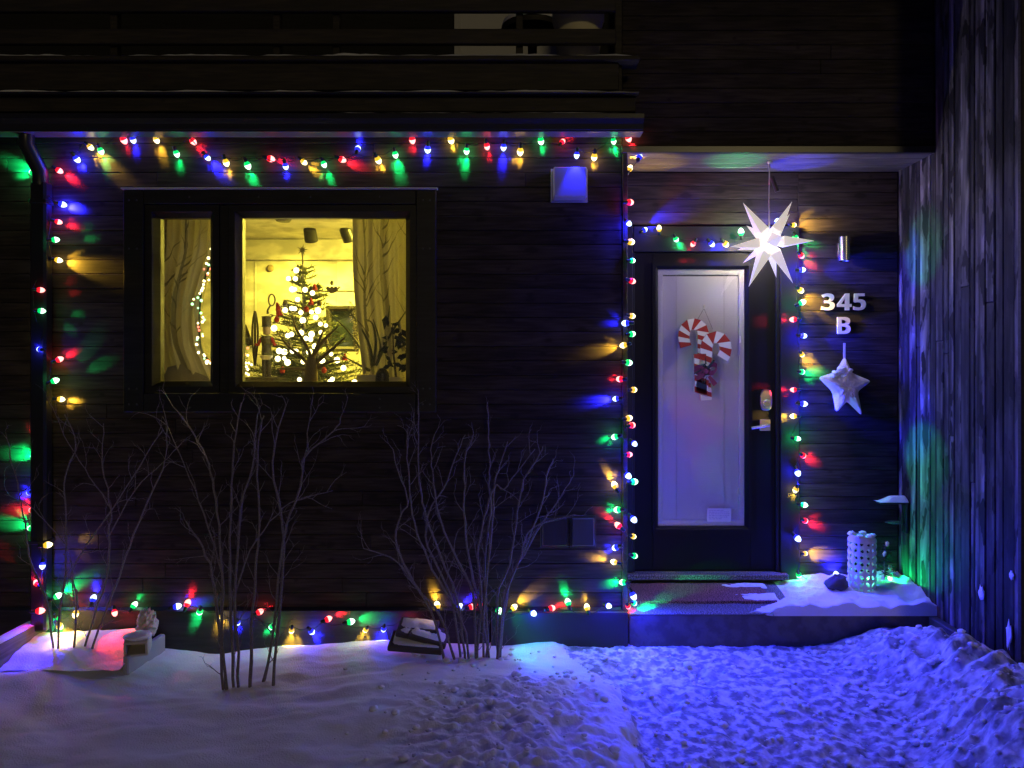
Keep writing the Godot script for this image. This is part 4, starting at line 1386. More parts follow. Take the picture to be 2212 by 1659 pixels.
func build_balcony() -> void:
	var ba := part("balcony", null, null, house)
	var fl := MB.new()
	fl.lim(-4.4, 0.60, 3.10, 3.16, -1.1, 0.10, 0.003)
	ba.mesh = fl.mesh()
	ba.material_override = M.balcony_dark
	var bands := [["fascia_board", 3.035, 3.118, -4.4, 0.655, 0.10, 0.195], ["fascia_board", 3.152, 3.302, -4.4, 0.560, 0.10, 0.200], ["ledge", 3.304, 3.330, -4.4, 0.672, 0.10, 0.235], ["rail_board", 3.410, 3.494, -4.4, 0.545, 0.165, 0.200], ["rail_board", 3.590, 3.735, -4.4, 0.545, 0.165, 0.200]]
	for b in bands:
		var mb := MB.new()
		mb.lim(b[3], b[4], b[1], b[2], b[5], b[6], 0.004)
		part(b[0], mb, M.rail, ba)
	var led := MB.new()
	led.lim(-4.4, 0.665, 3.119, 3.128, 0.08, 0.245, 0.002)
	part("ledge_flashing", led, M.gutter, ba)
	for px in [600, 728, 1122, 250, 1335]:
		var p := P(px, 100, 0.14)
		var mb := MB.new()
		mb.lim(p.x - 0.02, p.x + 0.02, 3.16, 3.73, 0.115, 0.163, 0.003)
		part("rail_post", mb, M.rail, ba)
	var bw := MB.new()
	bw.lim(-4.4, 0.60, 3.161, 5.0, -1.25, -1.1, 0.002)
	part("upper_wall", bw, M.balcony_dark, ba)
	var cl := MB.new()
	cl.lim(-4.4, 0.60, 5.0, 5.1, -1.25, -0.2, 0.002)
	part("upper_eave", cl, M.balcony_dark, ba)
	# pale upper window
	var wa := P(982, 70, -1.09)
	var wb := P(1200, 20, -1.09)
	var uw := MB.new()
	ring(uw, wa.x, wb.x + 0.1, 3.7, 4.75, -1.07, 0.05, -1.085, -1.10)
	var u := part("upper_window", uw, M.white_frame, ba)
	var ub := MB.new()
	ub.lim(wa.x + 0.04, wb.x + 0.06, 3.74, 4.71, -1.098, -1.090, 0.001)
	part("upper_blind", ub, M.white_frame, u)
	snow_strip("ledge_snow", "thin line of snow on the upper balcony ledge", -3.3, 0.66, 3.330, 0.14, 0.234, 0.016, 3)
	snow_strip("ledge_snow", "thin line of snow on the flashing just above the gutter", -3.0, 0.64, 3.128, 0.20, 0.243, 0.012, 7)
	snow_strip("gutter_snow", "trace of snow along the top of the gutter", -1.0, 0.6, 3.022, 0.16, 0.21, 0.006, 12)
	# pot behind the rails
	var pc := P(1249, 90, -0.02)
	var po := thing("balcony_pot", "round cream coloured pot behind the balcony rails", "pot", Vector3(pc.x, 3.162, -0.02))
	var pm := MB.new()
	pm.lathe([Vector2(0.0, 0.0), Vector2(0.108, 0.0), Vector2(0.117, 0.20), Vector2(0.140, 0.44), Vector2(0.152, 0.47), Vector2(0.152, 0.56), Vector2(0.138, 0.565), Vector2(0.134, 0.50), Vector2(0, 0.50)], 36, Transform3D(Basis.IDENTITY, Vector3(pc.x, 3.162, -0.02)))
	part("pot_body", pm, M.tan_pot, po)
	# snowy table top beside it
	var tc := P(1150, 55, -0.35)
	var tt := thing("balcony_table", "low round table with a cap of snow beside the balcony pot", "table", Vector3(tc.x, 3.162, -0.35))
	var tm := MB.new()
	var yt := P(1150, 62, -0.35).y
	tm.lathe([Vector2(0.0, yt - 0.03), Vector2(0.19, yt - 0.03), Vector2(0.19, yt), Vector2(0, yt)], 28, Transform3D(Basis.IDENTITY, Vector3(tc.x, 0, -0.35)))
	tm.tube([Vector3(tc.x, 3.162, -0.35), Vector3(tc.x, yt - 0.03, -0.35)], [0.03, 0.03], 10)
	part("table_frame", tm, M.rail, tt)
	var ts := MB.new()
	ts.lathe([Vector2(0.195, yt + 0.002), Vector2(0.185, yt + 0.035), Vector2(0.13, yt + 0.06), Vector2(0.0, yt + 0.065)], 28, Transform3D(Basis.IDENTITY, Vector3(tc.x, 0, -0.35)))
	part("snow_cap", ts, M.snow, tt)

# ---------------------------------------------------------------- porch
func deck_y(x: float, z: float) -> float:
	return 0.192 + 0.060 * smoothstep(0.02, -0.40, z) + 0.004 * noise_a.get_noise_2d(x * 6.0, z * 6.0)

func build_porch() -> void:
	var po := thing("porch_step", "low concrete porch step in front of the black door", "step", Vector3(1.53, 0.0, -0.19))
	var sl := MB.new()
	sl.lim(0.642, 2.412, -0.10, 0.186, -0.44, 0.022, 0.008)
	part("concrete_slab", sl, M.concrete, po)
	# frosted surface, rising a little to the door
	var rows := []
	for i in 21:
		var z := lerpf(0.024, -0.408, i / 20.0)
		var row := []
		for k in 60:
			var x := lerpf(0.644, 1.62, k / 59.0)
			row.append(Vector3(x, deck_y(x, z) if i > 0 else 0.184, z))
		rows.append(row)
	var fm := MB.new()
	fm.sheet(rows, Vector3.UP)
	part("frosted_surface", fm, M.frosted_deck, po)
	# untrodden snow at the right
	var sr := []
	for i in 41:
		var u := i / 40.0
		var z := lerpf(0.030, -0.409, u)
		var row := []
		for k in 91:
			var x := lerpf(1.20, 2.419, k / 90.0)
			var edge := 1.66 - 0.30 * smoothstep(-0.22, 0.02, z) + 0.05 * noise_a.get_noise_2d(z * 14.0, x * 6.0) + 0.03 * noise_b.get_noise_2d(z * 40.0, x * 20.0)
			var t := smoothstep(edge - 0.03, edge + 0.30, x) * 0.045 + smoothstep(edge - 0.03, edge + 0.02, x) * 0.008
			t += 0.012 * smoothstep(2.2, 2.42, x)
			t *= 1.0 + 0.5 * noise_b.get_noise_2d(x * 6.0, z * 6.0)
			var y := deck_y(x, z) + t - 0.003
			var zz := z
			if i < 4:
				y = lerpf(0.178, y, [0.0, 0.55, 0.85, 0.97][i])
				zz = lerpf(0.010, 0.036 - 0.010 * pow(i / 4.0, 2.0), smoothstep(0.012, 0.03, t))
			row.append(Vector3(x, y, zz))
		sr.append(row)
	var sm := MB.new()
	sm.sheet(sr, Vector3.UP)
	tag(part("porch_snow", sm, M.snow), "blanket of smooth snow on the right half of the porch step", "snow", "", "stuff")
	# doormat
	var mt := MB.new()
	var mrows := []
	for i in 9:
		var u := i / 8.0
		var z := lerpf(-0.105, -0.325, u)
		var row := []
		for k in 41:
			var w := k / 40.0
			var x := lerpf(0.66, 1.485 + 0.06 * (1.0 - u), w)
			row.append(Vector3(x, deck_y(x, z) + 0.016 + 0.002 * noise_a.get_noise_2d(x * 20.0, z * 20.0), z))
		mrows.append(row)
	mt.sheet(mrows, Vector3.UP)
	for k in 40:
		for e in [0, 8]:
			var a: Vector3 = mrows[e][k]
			var b: Vector3 = mrows[e][k + 1]
			mt.quad(a, b, b - Vector3(0, 0.016, 0), a - Vector3(0, 0.016, 0), Vector3(0, 0, 1 if e == 0 else -1))
	for i in 8:
		var a: Vector3 = mrows[i][40]
		var b: Vector3 = mrows[i + 1][40]
		mt.quad(a, b, b - Vector3(0, 0.016, 0), a - Vector3(0, 0.016, 0), Vector3(1, 0, 0))
	var dm := thing("doormat", "reddish brown doormat dusted with frost in front of the door", "doormat", Vector3(1.08, 0.22, -0.2))
	part("mat_pile", mt, M.mat, dm)
	# windblown snow on the right end of the mat
	for q in [[1.22, 1.54, -0.265, -0.325, 5], [1.30, 1.56, -0.108, -0.20, 9]]:
		var rw := []
		for i in 15:
			var row := []
			for k in 41:
				var u := k / 40.0
				var w := i / 14.0
				var x := lerpf(q[0], q[1], u)
				var z := lerpf(q[2], q[3], w)
				var t := smoothstep(0.0, 0.7, u) * smoothstep(0.0, 0.25, w) * smoothstep(1.0, 0.75, w) * smoothstep(1.0, 0.93, u)
				t += 0.5 * noise_a.get_noise_2d(x * 16.0 + q[4], z * 30.0) - 0.35
				row.append(Vector3(x, deck_y(x, z) + 0.0165 + clampf(0.012 * t, -0.012, 0.006), z))
			rw.append(row)
		var sm2 := MB.new()
		sm2.sheet(rw, Vector3.UP)
		part("snow_dusting", sm2, M.snow, dm)

# ---------------------------------------------------------------- the weathered wall on the right
func build_side_wall() -> void:
	var w := thing("side_wall", "weathered vertical board wall standing forward on the right", "wall", Vector3(2.5, 0, 0.1))
	var core := MB.new()
	core.lim(2.446, 2.66, -0.1, 4.7, -0.62, 0.725, 0.002)
	part("wall_core", core, M.balcony_dark, w)
	var g := RandomNumberGenerator.new(); g.seed = 77
	var z := -0.431
	while z < 0.70:
		var wd := g.randf_range(0.035, 0.115)
		var to := minf(z + wd, 0.725)
		if 0.725 - to < 0.04:
			to = 0.725
		var proud := g.randf_range(-0.010, 0.0)
		var cuts := [0.10, 4.68]
		if g.randf() < 0.5:
			cuts.insert(1, g.randf_range(0.9, 2.4))
		for i in cuts.size() - 1:
			var mb := MB.new()
			mb.lim(2.421 - proud - (0.003 if i == 1 else 0.0), 2.445, cuts[i] + 0.001, cuts[i + 1] - 0.001, z + 0.0022, to - 0.0022, 0.004)
			part("wall_board", mb, M["weathered%d" % (g.randi() % 4)], w)
		z = to
	var en := MB.new()
	en.lim(2.418, 2.70, 0.10, 4.68, 0.7255, 0.750, 0.003)
	part("end_board", en, M.rail, w)
	var sk := MB.new()
	sk.lim(2.372, 2.4205, -0.05, 0.175, 0.03, 0.750, 0.006)
	part("base_board", sk, M.outlet, w)
	# flecks of snow stuck to it
	var fk := MB.new()
	for q in [[2121, 1282, 8, 30], [2180, 1372, 7, 55], [2186, 1243, 6, 18], [2160, 1430, 30, 10]]:
		var zz: float = EYE_Z - FOCAL * 2.418 / (q[0] - 1119.0)
		var s: float = FOCAL / (EYE_Z - zz)
		var c := Vector3(2.416, EYE_Y - (q[1] - 791.0) / s, zz)
		fk.lump(c, Vector3(0.006, q[3] / s * 0.5, q[2] / s * 1.1), noise_a, 0.8, 8, 10)
	tag(part("snow_flecks", fk, M.snow), "flecks of snow stuck to the foot of the weathered wall", "snow", "", "stuff")
	# bracket with a cap of snow
	var bx := 2.416
	var bz := EYE_Z - FOCAL * bx / (1958.0 - 1119.0)
	var s2 := FOCAL / (EYE_Z - bz)
	var yt := EYE_Y - (1085.0 - 791.0) / s2
	var br := thing("wall_bracket", "black wall bracket with a snow capped arm on the weathered wall", "bracket", Vector3(bx, yt - 0.2, bz))
	var pl := MB.new()
	pl.lim(bx - 0.016, bx - 0.001, yt - 0.19, yt + 0.005, bz - 0.03, bz + 0.03, 0.003)
	part("back_plate", pl, M.metal_black, br)
	var ar := MB.new()
	ar.lim(bx - 0.175, bx - 0.017, yt - 0.008, yt + 0.006, bz - 0.035, bz + 0.035, 0.004)
	part("arm", ar, M.metal_black, br)
	var tap := MB.new()
	tap.tube([Vector3(bx - 0.017, yt - 0.125, bz), Vector3(bx - 0.075, yt - 0.125, bz)], [0.012, 0.012], 10)
	tap.tube([Vector3(bx - 0.075, yt - 0.125, bz), Vector3(bx - 0.10, yt - 0.123, bz), Vector3(bx - 0.135, yt - 0.124, bz)], [0.014, 0.012, 0.004], 10)
	part("spigot", tap, M.sconce, br)
	var sc := MB.new()
	var rows := []
	for i in 7:
		var row := []
		for k in 21:
			var u := k / 20.0
			var v := i / 6.0
			var hh := 0.036 * pow(sin(PI * v), 0.45) * smoothstep(0.0, 0.55, u) * smoothstep(1.03, 0.97, u)
			row.append(Vector3(lerpf(bx - 0.185, bx - 0.006, u), yt + 0.0055 + hh, bz + lerpf(0.042, -0.042, v)))
		rows.append(row)
	sc.sheet(rows, Vector3.UP)
	part("snow_cap", sc, M.snow, br)

# ---------------------------------------------------------------- planter bed, stones
func build_planter() -> void:
	var pl := thing("planter_bed", "low timber planter bed filled with snow at the lower left", "planter", Vector3(-2.42, 0.0, 0.2))
	var lb := MB.new()
	lb.box(Vector3(-2.80, 0.075, 0.42), Vector3(0.085, 0.13, 0.86), 0.006)
	part("timber", lb, M.planter_wood, pl)
	var rb := MB.new()
	rb.box(Vector3(-2.085, 0.0, 0.17), Vector3(0.032, 0.13, 0.34), 0.006, Basis(Vector3.UP, -0.12))
	part("timber", rb, M.vent_paint, pl, "short slanting timber at the right end of the bed")
	# snow in the bed
	var rows := []
	for i in 21:
		var z := lerpf(0.006, 0.40, i / 20.0)
		var row := []
		for k in 41:
			var x := lerpf(-2.758, -2.105, k / 40.0)
			row.append(Vector3(x, 0.075 + 0.03 * smoothstep(-2.6, -2.2, x) * smoothstep(0.25, 0.0, z) - 0.06 * smoothstep(0.1, 0.4, z) + 0.018 * noise_b.get_noise_2d(x * 4.0, z * 6.0), z))
		rows.append(row)
	var sm := MB.new()
	sm.sheet(rows, Vector3.UP)
	part("bed_snow", sm, M.snow, pl)
	var cap := MB.new()
	var cr := []
	for i in 5:
		var row := []
		for k in 31:
			var z := lerpf(0.02, 0.84, k / 30.0)
			row.append(Vector3(-2.80 + lerpf(-0.042, 0.042, i / 4.0), 0.1405 + 0.012 * sin(PI * i / 4.0) * (0.7 + noise_b.get_noise_2d(z * 5.0, 2.0)), z))
		cr.append(row)
	cap.sheet(cr, Vector3.UP)
	part("timber_snow", cap, M.snow, pl)
	# hollow block half buried in the snow
	var c := P(298, 1392, 0.27)
	var bs := Basis(Vector3.UP, 0.25) * Basis(Vector3.RIGHT, 0.2)
	var hb := thing("hollow_block", "snow covered hollow block with a dark square opening beside the planter", "concrete block", c)
	var bm := MB.new()
	for q in [[0.0, 0.036, 0.12, 0.014], [0.0, -0.036, 0.12, 0.014]]:
		bm.box(c + bs * Vector3(q[0], q[1], 0), Vector3(q[2], q[3], 0.10), 0.003, bs)
	for sx in [-0.053, 0.053]:
		bm.box(c + bs * Vector3(sx, 0, 0), Vector3(0.014, 0.0575, 0.0995), 0.002, bs)
	bm.box(c + bs * Vector3(0, 0, -0.045), Vector3(0.091, 0.057, 0.006), 0.001, bs)
	part("block_shell", bm, M.stone_head, hb)
	var bc := MB.new()
	bc.lump(c + bs * Vector3(0, 0.050, -0.005), Vector3(0.072, 0.020, 0.06), noise_a, 0.4)
	part("snow_cap", bc, M.snow, hb)
	# lumpy carved stone
	var sc := P(318, 1347, 0.085)
	var st := thing("carved_stone", "rounded carved stone lit yellow on the planter's right end", "stone", sc - Vector3(0, 0.07, 0))
	var stm := MB.new()
	var f := FastNoiseLite.new(); f.seed = 90; f.frequency = 1.6; f.fractal_octaves = 4; f.fractal_gain = 0.6
	stm.lump(sc, Vector3(0.050, 0.078, 0.050), f, 0.55, 34, 44)
	part("stone_body", stm, M.stone_head, st)
	# stacked flat stones with snow between, behind the right shrub
	var fs := thing("flat_stones", "stack of dark flat stones with snow between them by the wall", "stones", P(915, 1388, 0.10))
	var slabs := [[905, 1352, 0.10, 0.22, 0.030, 0.12, -0.10], [908, 1366, 0.13, 0.26, 0.028, 0.14, -0.20], [925, 1374, 0.15, 0.22, 0.034, 0.12, -0.28], [900, 1388, 0.16, 0.30, 0.034, 0.16, -0.08]]
	for s in slabs:
		var b2 := Basis(Vector3(0, 0, 1), s[6]) * Basis(Vector3.RIGHT, 0.22)
		var cc := P(s[0], s[1], s[2])
		var mb := MB.new()
		mb.box(cc, Vector3(s[3], s[4], s[5]), 0.006, b2)
		part("stone_slab", mb, M.stone, fs)
		var sn := MB.new()
		var rw := []
		for i in 6:
			var row := []
			for k in 13:
				var u := k / 12.0 - 0.5
				var v := i / 5.0 - 0.5
				var ed := (1.0 - pow(absf(u) * 2.0, 4.0)) * (1.0 - pow(absf(v) * 2.0, 4.0))
				row.append(cc + b2 * Vector3(u * s[3] * 0.92, s[4] / 2 - 0.003 + 0.020 * ed * (0.8 + 0.6 * noise_b.get_noise_2d(u * 6.0 + s[0], v * 6.0)), v * s[5] * 0.86))
			rw.append(row)
		sn.sheet(rw, Vector3.UP)
		part("snow_layer", sn, M.snow, fs)

# ---------------------------------------------------------------- bare shrubs
func twigs(mb: MB, pts: Array, r: float, g: RandomNumberGenerator, every: float, longest: float, depth: int) -> void:
	var run := 0.0
	var next := every * g.randf_range(0.8, 2.0)
	for i in range(1, pts.size()):
		var a: Vector3 = pts[i - 1]
		var b: Vector3 = pts[i]
		run += a.distance_to(b)
		if run < next:
			continue
		next = run + every * g.randf_range(0.5, 1.5)
		var t := (b - a).normalized()
		var side := t.cross(Vector3(g.randfn(0, 1), g.randfn(0, 0.4), g.randfn(0, 1))).normalized()
		var d := (t * g.randf_range(0.5, 1.1) + side * g.randf_range(0.5, 0.9) + Vector3(0, 0.15, 0)).normalized()
		var ln := longest * g.randf_range(0.35, 1.0)
		var q := [b]
		var p := b
		for k in 4:
			d = (d + Vector3(g.randfn(0, 0.16), g.randfn(0.05, 0.14), g.randfn(0, 0.16))).normalized()
			p = p + d * ln / 4.0
			if p.z < 0.03:
				p.z = 0.03
			q.append(p)
		mb.tube(q, [r, r * 0.85, r * 0.7, r * 0.55, r * 0.35], 4)
		if depth > 0:
			twigs(mb, q, r * 0.6, g, longest * 0.22, longest * 0.5, depth - 1)

func shrub(label: String, base: Vector3, stems: Array, seed_: int, r0: float, spread: float, every: float, longest: float) -> void:
	var sh := thing("bare_shrub", label, "shrub", base, "leafless shrubs in front of the wall")
	var g := RandomNumberGenerator.new(); g.seed = seed_
	for s in stems:
		var m: int = s.size() / 2
		var lean := g.randf_range(-1, 1) * spread
		var pts := []
		var rr := []
		for i in m:
			var z := maxf(base.z + lean * i / float(m - 1) + g.randf_range(-0.01, 0.01), 0.035)
			var p := P(s[i * 2], s[i * 2 + 1], z)
			if i == 0:
				p = P(s[0], s[1], base.z + g.randf_range(-0.02, 0.02))
				if s[1] > 1340:
					p.y = minf(p.y, height(p.x, p.z) - 0.03)
			pts.append(p)
			rr.append(r0 * (1.0 - 0.62 * i / float(m - 1)) * (1.0 if s[1] > 1330 else 0.55))
		var sp := smooth(pts, 4)
		var sr := smooth_r(rr, 4)
		for i in sp.size():
			if i > 0:
				sp[i] += Vector3(g.randfn(0, 0.0025), 0, g.randfn(0, 0.0025))
			sr[i] *= 1.0 + (0.22 if g.randf() < 0.18 else 0.0)
		var mb := MB.new()
		mb.tube(sp, sr, 7)
		twigs(mb, sp, r0 * 0.32, g, every, longest, 2)
		part("stem", mb, M.bark, sh)

func build_shrubs() -> void:
	shrub("bare shrub of many thin stems, in front of the outlet boxes", P(1030, 1392, 0.25), [
		[961, 1392, 933, 1321, 882, 1237, 855, 1163, 869, 1106, 882, 1084, 862, 1020, 849, 971],
		[1015, 1390, 996, 1341, 936, 1230, 902, 1150, 886, 1070, 880, 990, 880, 926],
		[1028, 1392, 1020, 1281, 996, 1224, 966, 1163, 945, 1100, 936, 1030, 931, 985, 936, 939],
		[1058, 1398, 1037, 1308, 1013, 1207, 1003, 1106, 1003, 1050, 1005, 986, 1015, 960, 1023, 939],
		[1053, 1398, 1052, 1341, 1048, 1207, 1060, 1106, 1057, 1050, 1058, 990, 1055, 930, 1052, 869],
		[1074, 1400, 1084, 1358, 1104, 1250, 1137, 1190, 1181, 1113, 1191, 1104, 1215, 1065, 1238, 1027],
		[1074, 1398, 1075, 1290, 1100, 1217, 1117, 1106, 1131, 1037, 1155, 1000, 1174, 964],
		[1005, 1390, 990, 1300, 960, 1220, 922, 1120, 910, 1060, 904, 1027, 903, 940, 904, 869],
		[1030, 1395, 1040, 1290, 1032, 1200, 1045, 1120, 1070, 1050, 1087, 1057, 1107, 1033, 1154, 970],
		[1045, 1396, 1048, 1290, 1062, 1150, 1066, 1060, 1076, 1015, 1097, 954],
		[1080, 1398, 1095, 1280, 1140, 1170, 1174, 1077, 1180, 1030, 1195, 991],
		[996, 1388, 975, 1290, 925, 1180, 927, 1106, 965, 1040, 983, 990, 1003, 939],
		[985, 1388, 950, 1330, 900, 1270, 862, 1217, 820, 1195, 785, 1185],
		[1074, 1398, 1090, 1300, 1125, 1200, 1150, 1140, 1240, 1112]], 11, 0.0068, 0.20, 0.055, 0.15)
	shrub("tallest bare shrub, its four trunks standing alone in the snow below the window", P(525, 1468, 0.49), [
		[492, 1474, 480, 1390, 480, 1240, 470, 1106, 455, 1020, 430, 955, 385, 890],
		[506, 1472, 498, 1330, 497, 1200, 500, 1050, 506, 960, 520, 870],
		[516, 1472, 508, 1300, 520, 1100, 545, 1010, 557, 895],
		[540, 1470, 545, 1350, 553, 1230, 560, 1130, 555, 1000, 563, 920, 570, 898],
		[566, 1464, 590, 1370, 602, 1230, 620, 1130, 650, 1050, 655, 990, 700, 950, 735, 915],
		[590, 1365, 612, 1180, 590, 1000, 617, 875],
		[648, 1055, 662, 960, 672, 875],
		[484, 1390, 464, 1274, 437, 1183, 400, 1126],
		[505, 1300, 540, 1190, 600, 1110, 640, 1080, 720, 1060],
		[480, 1240, 440, 1110, 400, 1010, 352, 900]], 23, 0.0078, 0.16, 0.07, 0.17)
	shrub("low dark bare shrub growing from the planter bed at the far left", P(155, 1402, 0.2), [
		[124, 1412, 128, 1320, 140, 1240, 143, 1106, 140, 1030, 165, 960, 140, 895],
		[160, 1406, 165, 1300, 156, 1235, 185, 1180, 235, 1110, 300, 1010, 350, 930],
		[178, 1400, 205, 1320, 232, 1250, 236, 1150, 240, 1100, 222, 1010, 222, 960, 225, 915],
		[184, 1398, 245, 1280, 278, 1180, 320, 1080, 358, 990, 358, 905],
		[235, 1160, 290, 1060, 350, 1000, 392, 958],
		[240, 1100, 195, 1030, 150, 960, 113, 880],
		[118, 1400, 100, 1300, 62, 1200, 55, 1130, 30, 1020, 16, 955],
		[160, 1310, 150, 1200, 110, 1140, 60, 1090, 10, 1068]], 37, 0.0062, 0.12, 0.075, 0.16)
	# twigs of a bush at the right edge
	var b := P(2207, 1640, 1.25)
	var tw := thing("edge_twigs", "few dark thin twigs at the lower right corner", "twigs", b)
	for s in [[2210, 1660, 2200, 1590, 2190, 1525], [2212, 1660, 2206, 1580, 2204, 1535], [2206, 1620, 2197, 1585, 2203, 1545]]:
		var pts := []
		for i in 3:
			pts.append(P(s[i * 2], s[i * 2 + 1], 1.25))
		var mb := MB.new()
		mb.tube(smooth(pts, 3), smooth_r([0.003, 0.0025, 0.0012], 3), 5)
		part("twig", mb, M.figurine, tw)

# ---------------------------------------------------------------- fittings on the walls
func build_wall_fittings() -> void:
	# vent hood
	var a := P(1196, 360, 0.10)
	var b := P(1268, 425, 0.10)
	var vh := thing("vent_hood", "pale square vent hood on the wall right of the window", "vent", Vector3((a.x + b.x) / 2, b.y, 0.0))
	var vm := MB.new()
	vm.box(Vector3((a.x + b.x) / 2, (a.y + b.y) / 2, 0.051), Vector3(b.x - a.x, a.y - b.y, 0.098), 0.006)
	part("hood_body", vm, M.vent_paint, vh)
	var vf := MB.new()
	vf.lim(a.x - 0.012, b.x + 0.012, b.y - 0.012, a.y + 0.012, 0.0015, 0.008, 0.002)
	part("flange", vf, M.vent_paint, vh)
	# outlet boxes low on the wall
	for q in [[1236, 1284, "grey green flat cover of the outlet box nearer the door", M.vent_paint], [1172, 1224, "black flat cover of the outlet box behind the shrub's tips", M.metal_black]]:
		var c := P(q[0], 1120, 0.03)
		var d := P(q[1], 1180, 0.03)
		var ob := thing("outlet_box", q[2], "outlet box", Vector3((c.x + d.x) / 2, d.y, 0.0))
		var m1 := MB.new()
		m1.lim(c.x, d.x, d.y, c.y, 0.0015, 0.030, 0.004)
		part("cover", m1, M.outlet if q[0] == 1236 else q[3], ob)
		var m2 := MB.new()
		m2.lim(c.x - 0.012, d.x + 0.012, d.y - 0.012, c.y + 0.012, 0.001, 0.010, 0.002)
		part("back_plate", m2, M.metal_black, ob)
	# unlit cylinder sconce
	var sz := -0.34
	var sc := P(1824, 512, sz)
	var sd := P(1824, 564, sz)
	var so := thing("wall_sconce", "unlit metal cylinder sconce on the wall above the house number", "wall lamp", Vector3(sc.x, sd.y, -0.41))
	var sm := MB.new()
	var hh := sc.y - sd.y
	sm.lathe([Vector2(0.0, 0.012), Vector2(0.028, 0.012), Vector2(0.032, 0.0), Vector2(0.034, 0.002), Vector2(0.034, hh), Vector2(0.030, hh), Vector2(0.028, hh - 0.01), Vector2(0, hh - 0.01)], 32, Transform3D(Basis.IDENTITY, Vector3(sc.x, sd.y, sz)))
	part("cylinder", sm, M.sconce, so)
	var mp := MB.new()
	mp.box(Vector3(sc.x, (sc.y + sd.y) / 2, -0.392), Vector3(0.05, 0.09, 0.034), 0.003)
	part("mount", mp, M.metal_black, so)
	# house number
	var font := SystemFont.new()
	font.font_names = PackedStringArray(["Droid Sans"])
	font.font_weight = 700
	for q in [["3", 1789, 652, "numeral_three", "raised pale numeral three, leftmost digit of the house number"], ["4", 1824, 652, "numeral_four", "raised pale numeral four, middle digit of the house number"], ["5", 1857, 652, "numeral_five", "raised pale numeral five, rightmost digit of the house number"], ["B", 1823, 703, "letter_b", "raised pale letter B below the house number"]]:
		var tm := TextMesh.new()
		tm.text = q[0]
		tm.font = font
		tm.font_size = 64
		tm.depth = 0.016
		tm.curve_step = 0.5
		tm.pixel_size = 0.1065 / 64.0 / 0.714
		var c := P(q[1], q[2], -0.395)
		var o := MeshInstance3D.new()
		o.name = numbered(q[3])
		o.mesh = tm
		o.material_override = M.numeral
		add_child(o, true)
		var box: AABB = tm.get_aabb()
		var sx: float = (1.12 if q[0] != "B" else 1.08)
		o.scale = Vector3(sx, 0.1065 / box.size.y, 1)
		var cen := box.get_center()
		o.position = Vector3(c.x - cen.x * sx, c.y - cen.y * o.scale.y, -0.398)
		tag(o, q[4], "house number")

# ---------------------------------------------------------------- decorations
func spike(mb: MB, o: Vector3, d: Vector3, ln: float, w: float, roll: float) -> void:
	d = d.normalized()
	var a := d.cross(Vector3(0, 1, 0) if absf(d.y) < 0.9 else Vector3(1, 0, 0)).normalized()
	var b := d.cross(a)
	var tip := o + d * ln
	var k := o + d * 0.082
	var q := []
	for i in 4:
		var t := roll + TAU * i / 4
		q.append(k + (a * cos(t) + b * sin(t)) * w)
	var root := o - d * 0.012
	for i in 4:
		var j := (i + 1) % 4
		var out: Vector3 = (q[i] + q[j]) * 0.5 - k
		mb.tri(q[i], q[j], tip, out + d * 0.02)
		mb.tri(q[i], q[j], root, out - d * 0.02)

